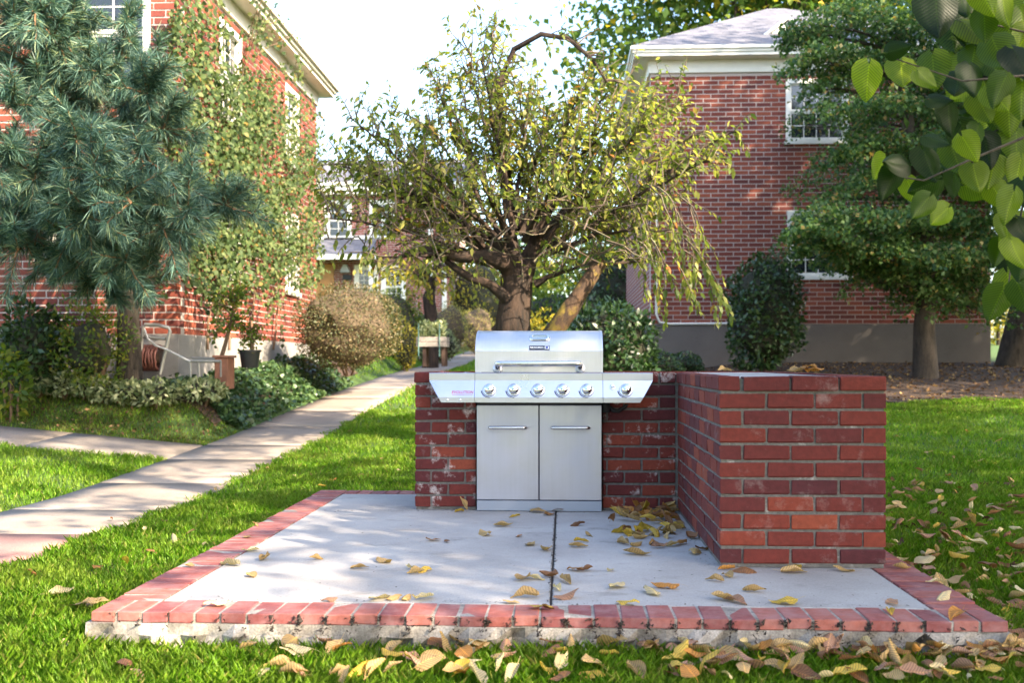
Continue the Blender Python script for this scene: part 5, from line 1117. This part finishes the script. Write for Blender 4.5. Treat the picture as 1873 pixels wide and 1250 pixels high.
# ================================================================ GRASS
def lawn_mask(x, y):
    m = np.ones(len(x), bool)
    m &= ~((x > SX0-.008) & (x < SX1+.008) & (y > SY0-.03) & (y < SY1+.02))
    e = .035*np.sin(y*7)+.03*np.sin(y*17+x*3)
    m &= ~((x > PX0+e*.5) & (x < PX1-.01+e))
    m &= ~((y > 10.10+.02*np.sin(x*9)) & (y < 11.15+.02*np.sin(x*7)) & (x < PX0+.02))
    m &= ~((y > 14.62+.25*np.sin(x*2.3+1)+.1*np.sin(x*7)) & (x > 1.9) & (y < 24)); m &= ~((y > 12.42+.1*np.sin(x*3)) & (y < 21.5) & (x < PX0-.3))
    return m
def blades(name, dens, y0, y1, x0, x1, hmin, hmax, w, mat, label, dry=False, clumpy=.5):
    area = (x1-x0)*(y1-y0); n = int(area*dens); x = rng.uniform(x0, x1, n); y = rng.uniform(y0, y1, n)
    P = np.stack([x, y, G(x, y)], 1); px, py = to_px(P); k = lawn_mask(x, y) & (px > -60) & (px < 1935) & (py < 1330)
    cl = np.sin(x*3.1+np.sin(y*2.3)*2)*np.sin(y*3.7+np.sin(x*1.7)*2); k &= rng.random(n) < (1-clumpy*.5)+clumpy*.5*cl
    P = P[k]; n = len(P); cl = cl[k]; h = rng.uniform(hmin, hmax, n)*(1+.25*cl); a = rng.uniform(0, 6.283, n); D = np.stack([np.cos(a), np.sin(a), np.zeros(n)], 1); B = np.stack([-np.sin(a), np.cos(a), np.zeros(n)], 1)
    ln_ = rng.uniform(.1, .85, n)[:, None]*h[:, None]; up = np.zeros((n, 3)); up[:, 2] = 1; ww = w*rng.uniform(.7, 1.3, n)[:, None]; P[:, 2] -= .012
    V = np.stack([P-B*ww, P+B*ww, P+up*h[:, None]*.6+D*ln_*.35+B*ww*.75, P+up*h[:, None]*(.98)+D*ln_, P+up*h[:, None]*.6+D*ln_*.35-B*ww*.75], 1).reshape(-1, 3)
    F = (np.arange(n)[:, None]*5+np.array([0, 1, 2, 3, 4])).reshape(-1, 5)
    return tag(obj(name, np_mesh(name, V, F, mat)), label, kind='stuff')
blades('grass', 15000, 2.45, 4.3, -2.75, 2.4, .035, .075, .0017, M['grass'], 'lush green grass in front of the patio')
blades('grass', 9000, 4.3, 7.6, -2.78, -1.7, .032, .068, .0019, M['grass'], 'green grass strip between the path and the patio')
blades('grass', 6500, 4.3, 8.2, 1.5, 4.3, .032, .068, .0020, M['grass'], 'green grass right of the brick counter')
blades('grass', 4000, 7.5, 10.5, -2.8, 5.2, .03, .062, .0026, M['grass'], 'green lawn behind the counter')
blades('grass', 2600, 10.5, 14.9, -2.8, 6.6, .03, .058, .0034, M['grass'], 'green lawn reaching to the mulch bed')
blades('grass', 3200, 6.2, 10.12, -6.4, -3.78, .03, .062, .0026, M['grass'], 'lawn left of the path in the foreground')
blades('grass', 2600, 11.13, 12.6, -7.4, -3.78, .025, .05, .0032, M['drygrass'], 'dry brownish lawn in front of the left building')
blades('grass', 900, 11.13, 12.6, -7.4, -3.78, .03, .055, .0032, M['grass'], 'green grass mixed into the left lawn')
blades('grass', 420, 14.9, 40, -2.8, 1.9, .03, .07, .007, M['grass'], 'far grass right of the path')
blades('grass', 420, 20.5, 40, -9, -3.78, .03, .07, .007, M['grass'], 'far grass left of the path')
blades('grass', 1600, 2.45, 4.3, -2.75, 2.4, .02, .05, .0016, M['drygrass'], 'dry blades among the front grass')
blades('grass', 900, 4.3, 10.5, -2.78, 5.0, .02, .05, .0022, M['drygrass'], 'dry blades among the lawn')
blades('grass', 1500, 13.2, 15.0, 1.9, 8, .02, .05, .003, M['drygrass'], 'worn grass at the edge of the mulch bed')
# chips and leaf litter on the mulch bed
m = 5200; x = rng.uniform(1.9, 10.5, m); y = 14.5+rng.random(m)*7.3; P = np.stack([x, y, G(x, y)+.022], 1)
tag(leaves('leaf_litter', P, rdir(m, .1, .3), rdir(m, 1.2, .6), rng.uniform(.025, .075, m), M['litter'], None, .6, .3), 'brown leaf litter scattered over the mulch bed', kind='stuff')
m = 900; x = rng.uniform(-9, -3.9, m); y = 11.2+rng.random(m)*1.6; P = np.stack([x, y, G(x, y)+.04], 1)
tag(leaves('leaf_litter', P, rdir(m, .1, .3), rdir(m, 1.2, .6), rng.uniform(.02, .05, m), M['litter'], None, .6, .3), 'tiny dry leaves strewn over the left lawn', kind='stuff')

# ================================================================ FALLEN LEAVES, one by one
def fallen_mesh(seed, mat, shape):
    r = np.random.default_rng(seed); nu, nv = 5, 8; L = .088; V, F = [], []
    roll = {'flat': .25, 'curled': 1.0, 'folded': 1.7}[shape]*r.uniform(.8, 1.2); arch = r.uniform(-.4, .9)*{'flat': .4, 'curled': 1, 'folded': 1}[shape]; tw = r.uniform(-.6, .6); asym = r.uniform(.6, 1.4)
    for j in range(nv+1):
        t = j/nv; hw = .30*L*math.sin(math.pi*min(1, .04+t**.75*.95))**.8+.0006; hw *= 1-.25*max(0, t-.7)
        for i in range(nu):
            s_ = (i/(nu-1)-.5)*2; th = s_*roll*(asym if s_ > 0 else 1); R = hw/max(roll, .05); x = R*math.sin(th); z = R*(1-math.cos(th))
            y = t*L; c, d = math.cos(tw*(t-.5)), math.sin(tw*(t-.5)); x, z = x*c-z*d, x*d+z*c
            z += L*.25*arch*((2*t-1)**2)+r.normal(0, .0012)+.004*math.sin(9*t+seed)*abs(s_); V.append((x+r.normal(0, .0008), y-L/2, z))
    for j in range(nv):
        for i in range(nu-1): a = j*nu+i; F.append((a, a+1, a+nu+1, a+nu))
    n0 = len(V); b = V[nu//2]; V += [(b[0]-.0007, b[1], b[2]), (b[0]+.0007, b[1], b[2]), (b[0]+.004, b[1]-.026, b[2]+.006), (b[0]+.0028, b[1]-.026, b[2]+.006)]; F.append((n0, n0+1, n0+2, n0+3))
    V = np.array(V); V[:, 2] -= V[:, 2].min(); return np_mesh('fallen_leaf', V, F, mat, True)
FM = {}
def fmesh(col, shape):
    k = (col, shape)
    if k not in FM: FM[k] = [fallen_mesh(len(col)+s_*13+len(shape), M['fall_'+col], shape) for s_ in range(4)]
    return random.choice(FM[k])
LEAVES = []
def fleaf(p, zone, col=None, shape=None, size=1.0, tilt=.25, flip=None, rx=None):
    col = col or random.choices(['tan', 'yellow', 'brown', 'pale', 'orange', 'pink'], [5, 1.6, 2.6, 1.6, 1.3, 2.6])[0]; shape = shape or random.choices(['flat', 'curled', 'folded'], [2, 4, 3])[0]
    o = obj('fallen_leaf', fmesh(col, shape), None, tuple(map(float, p)), (rx if rx is not None else rng.normal(0, tilt)+(math.pi if (flip if flip is not None else rng.random() < .3) else 0), rng.normal(0, tilt), rng.uniform(0, 6.28)))
    o.scale = (size*random.uniform(.85, 1.15),)*3
    if abs(o.rotation_euler[0]) > 1.7: o.location.z += .018*size
    LEAVES.append((o, col, shape, zone)); return o
SLABL = [(420,1035,1.2,'pale'),(458,1012,1,'pale'),(485,1026,1,'tan'),(458,1059,.8,'tan'),(578,1028,.9,'tan'),(703,1030,1,'tan'),(658,1042,.9,'tan'),(750,1045,.8,'pale'),(777,1049,1,'yellow'),(760,1054,.8,'tan'),(692,1099,1.2,'pale'),(722,1098,.8,'tan'),(745,1098,.8,'tan'),(772,1102,1.1,'pale'),
    (792,991,.9,'pink'),(817,996,.5,'brown'),(885,981,1.2,'tan'),(921,965,1.1,'tan'),(911,934,1,'orange'),(941,949,.8,'yellow'),(950,983,.6,'pink'),(972,1000,1,'tan'),(997,1008,1.2,'tan'),(985,940,1.2,'tan'),(1003,944,1,'orange'),(1022,938,.9,'brown'),(1056,962,1.1,'brown'),(1063,994,.9,'yellow'),(1058,1003,1.1,'tan'),(1077,982,.7,'tan'),(1165,1018,1.4,'tan'),(1050,1048,.9,'orange'),(1070,1047,.7,'brown'),(957,1063,1.1,'tan'),(982,1061,.9,'pale'),(1003,1060,.8,'brown'),(1036,1067,1.1,'tan'),(1019,1082,1,'pale'),(1035,1096,1.1,'pink'),(960,1095,1.1,'tan'),(1126,1078,1,'pale'),(1117,1046,.6,'pale'),(1190,1091,1.3,'pale'),(1216,1080,1.1,'orange'),(1307,1068,.9,'tan'),(1328,1044,1.1,'orange'),(1330,1056,.9,'tan'),(1362,1049,1.1,'brown'),(1452,1049,1.3,'tan'),(1452,1042,.8,'yellow'),(1543,1045,.9,'tan'),(1380,1088,.9,'tan'),(1325,1100,1.1,'tan'),(1345,1104,1.1,'pink'),(1433,1107,1.3,'yellow'),(1070,934,.9,'orange'),(1272,1014,1.2,'tan'),(1285,1008,1,'brown'),(1265,985,1,'brown'),(1140,998,1.2,'tan'),(1165,999,1,'tan'),(1193,998,1.1,'orange'),(1206,1004,.9,'pink'),(1228,1000,1,'tan'),(1245,998,1,'orange'),(840,938,.8,'yellow'),(560,1190,0,'tan')]
for (x, y, s_, c) in SLABL:
    if s_ <= 0: continue
    p = hit(x, y, 0.0); fleaf((p[0], p[1], .002), 'slab', c, None, s_*1.08, .12)
for (x, y, s_, c) in [(397,1110,1,'pale'),(452,985,.9,'tan'),(348,1040,.7,'tan'),(602,1104,.7,'pink'),(935,1106,.7,'tan'),(990,1118,.9,'yellow'),(1002,1119,.7,'brown'),(1148,1112,1,'yellow'),(1650,1044,1.1,'tan'),(1712,1069,.9,'pale'),(1726,1097,1.3,'pale'),(1632,1111,1,'pink'),(1628,1126,1,'yellow'),(1750,1131,1.2,'orange'),(468,963,.7,'tan')]:
    p = hit(x, y, 0.0); fleaf((p[0], p[1], .003), 'edging', c, None, s_, .1)
for k_ in range(64):
    x, y = 1112+rng.random()**.7*132, 938+rng.random()**1.8*50
    if x > 1243: continue
    p = hit(x, y, 0.0); fleaf((min(p[0], LX0-.05), min(p[1], WY-.05), .004+rng.random()*.035*(y < 965)), 'pile', random.choice(['tan', 'orange', 'brown', 'tan', 'yellow']), None, rng.uniform(.9, 1.35), .45)
for (x, y, z) in [(1455, 681, 0), (1470, 682, .01), (1490, 681, 0), (1325, 683, 0), (1480, 680, .02)]:
    p = at(x, y, 5.9 if x > 1400 else 6.4); fleaf((min(max(p[0], LX0+.05), LX1-.05), p[1], .862+z), 'top', random.choice(['tan', 'orange']), 'curled', 1.15, .2)
o = fleaf((-.62, 6.50, .05), 'slab', 'tan', 'folded', 1.1, .05, False, rx=1.1); LEAVES[-1] = (o, 'tan', 'folded', 'pier')
FRONT = [(112,1095,1.2,'pale'),(155,1115,1.2,'tan'),(176,1112,1.3,'tan'),(228,1226,1.2,'brown'),(325,1160,1.4,'yellow'),(455,1196,1.0,'tan'),(508,1232,1.2,'tan'),(547,1203,1.3,'pale'),(595,1188,1.2,'pink'),(612,1200,1.2,'tan'),(660,1174,1.3,'yellow'),(718,1210,1.1,'yellow'),(766,1225,1.3,'pink'),(802,1188,1.2,'brown'),(836,1182,1.2,'tan'),(845,1232,1.2,'yellow'),(1025,1228,1.7,'pale'),(1022,1202,1,'yellow'),(1085,1226,1.4,'tan'),(1122,1190,1.7,'tan'),(1180,1194,1.1,'pink'),(1212,1164,1.6,'yellow'),(1250,1176,1.3,'pink'),(1288,1228,1.4,'yellow'),(1342,1212,1.4,'tan'),(1372,1222,1.4,'pink'),(1410,1168,1.4,'yellow'),(1432,1190,1.3,'tan'),(1480,1196,1,'tan'),(1555,1242,1.3,'yellow'),(660,1242,1.1,'yellow'),(935,1244,1.2,'pale'),(1160,1240,1.4,'tan'),(1235,1232,1,'yellow'),(480,1248,1.1,'pale'),(250,1246,1.1,'pink'),(860,1205,.9,'tan'),(1260,1246,1.2,'orange'),(1000,1180,.8,'brown'),(390,1170,.9,'orange')]
for (x, y, s_, c) in FRONT: p = hit(x, y, None, .035); fleaf((p[0], p[1], p[2]+.018), 'front', c, None, s_*.95, .3)
for k_ in range(46):
    x = rng.uniform(520, 1400); p = hit(x, rng.uniform(1172, 1250), None, .035); fleaf((p[0], min(p[1], SY0-.06), float(G(p[0], p[1]))+rng.uniform(.035, .055)), 'front', None, None, rng.uniform(.8, 1.25), .4)
for k_ in range(120):
    x = 1180+693*rng.random()**.7; y = rng.uniform(1165, 1250) if x < 1500 else rng.uniform(1150, 1250)
    p = hit(x, y, None, .035); fleaf((p[0], min(p[1], SY0-.05), float(G(p[0], p[1]))+rng.uniform(.03, .055)), 'front', None, None, rng.uniform(.6, 1.15), .4)
for k_ in range(190):
    y = 880+rng.random()**.8*330; x = rng.uniform(1625, 1873)
    p = hit(x, y, None, .035)
    if p[0] < SX1+.03 and p[1] < SY1: continue
    fleaf((p[0], p[1], p[2]+rng.uniform(-.01, .02)), 'right', None, None, rng.uniform(.7, 1.3), .4)
for (x, y, s_, c) in [(265,970,1.1,'pale'),(320,988,1.1,'pale'),(375,998,.9,'pale'),(392,1002,.9,'yellow'),(348,974,.7,'pink'),(300,955,.8,'brown'),(230,1028,.8,'yellow'),(176,1040,.9,'orange'),(60,1052,1,'orange'),(205,950,.7,'brown'),(395,895,.8,'tan'),(460,920,.7,'pale'),(588,890,.9,'yellow'),(610,878,.7,'orange'),(660,870,.7,'tan'),(490,858,.8,'tan'),(540,872,.7,'pale'),(570,870,.7,'tan'),(700,840,.7,'tan'),(730,862,.7,'pale'),(640,790,.7,'tan'),(280,1010,.7,'brown'),(340,1060,.7,'tan'),(120,1180,.9,'pale')]:
    p = hit(x, y, None, .03); fleaf((p[0], p[1], p[2]), 'left', c, None, s_, .35)
for (x, y) in [(1640, 800), (1700, 828), (1745, 838), (1790, 845), (1820, 850), (1680, 860), (1735, 870), (1850, 880), (1770, 790), (1825, 808)]:
    p = hit(x, y, None, .03); fleaf((p[0], p[1], p[2]), 'right', None, None, 1.0, .35)
m = 420; yy = rng.uniform(880, 1180, m); xx = rng.uniform(1625, 1890, m); Pf = np.array([hit(a, b, None, .02) for a, b in zip(xx, yy)]); Pf = Pf[~((Pf[:, 0] < SX1+.02) & (Pf[:, 1] < SY1))]; m = len(Pf)
tag(leaves('leaf_litter', Pf, rdir(m, .1, .3), rdir(m, 1., .7), rng.uniform(.03, .07, m), M['litter'], None, .55, .3), 'small dry leaf fragments on the lawn right of the counter', kind='stuff')
# only the leaves that show largest stay single; the rest is joined
def shown(o):
    P = np.array(o.location); px, py = to_px(P); inside = -20 < px < 1893 and py < 1262
    return (o.scale[0]/P[1])*(1 if inside else .01)*(10 if LZ[o.name] not in ('right', 'front') else 1)
LZ = {it[0].name: it[3] for it in LEAVES}
LEAVES.sort(key=lambda it: -shown(it[0])); extra = LEAVES[285:]; LEAVES = LEAVES[:285]
bpy.context.view_layer.update(); exm = {}
for it in extra:
    o = it[0]; me = o.data; co = np.zeros(len(me.vertices)*3, np.float32); me.vertices.foreach_get('co', co); Mw = np.array(o.matrix_basis)
    V = co.reshape(-1, 3) @ Mw[:3, :3].T+Mw[:3, 3]; F = np.array([p.vertices[:] for p in me.polygons]); L_ = exm.setdefault('x', [[], [], [], 0])
    L_[0].append(V); L_[1].append(F+L_[3]); L_[2].append((len(F), it[1])); L_[3] += len(V); bpy.data.objects.remove(o)
if exm:
    L_ = exm['x']; me = np_mesh('scattered_leaves', np.vstack(L_[0]), np.vstack(L_[1]), None, True); cols = list(FALL)
    for c in cols: me.materials.append(M['fall_'+c])
    me.polygons.foreach_set('material_index', np.concatenate([np.full(n_, cols.index(c)) for n_, c in L_[2]]).astype(np.int32))
    tag(obj('scattered_leaves', me), 'further fallen leaves scattered in the grass around the patio', kind='stuff')
# labels: by colour, curl and place; rows are told apart left to right
ZN = {'slab': 'on the concrete slab', 'edging': 'on the brick edging', 'pile': 'piled in the counter corner', 'top': 'on top of the brick counter', 'pier': 'leaning on the left brick pier', 'front': 'in the front grass', 'right': 'on the right lawn', 'left': 'on grass beside the path'}
SH = {'flat': 'flat', 'curled': 'curled', 'folded': 'folded'}; ORD = ['leftmost', 'second from left', 'third from left', 'fourth from left', 'fifth from left', 'sixth from left', 'seventh from left', 'eighth from left']+[w+' from left' for w in 'ninth tenth eleventh twelfth thirteenth fourteenth fifteenth sixteenth seventeenth eighteenth nineteenth twentieth'.split()]
grp = {}
for it in LEAVES: grp.setdefault((it[1], it[2], it[3]), []).append(it[0])
for (c, sh, z), L_ in grp.items():
    L_.sort(key=lambda o: to_px(np.array(o.location))[0])
    for i, o in enumerate(L_):
        lab = f'{SH[sh]} {c} fallen leaf {ZN[z]}'
        if 1 < len(L_) <= 20: lab += f', {ORD[i]} of its kind'
        tag(o, lab, 'leaf', f'fallen leaves {ZN[z]}')
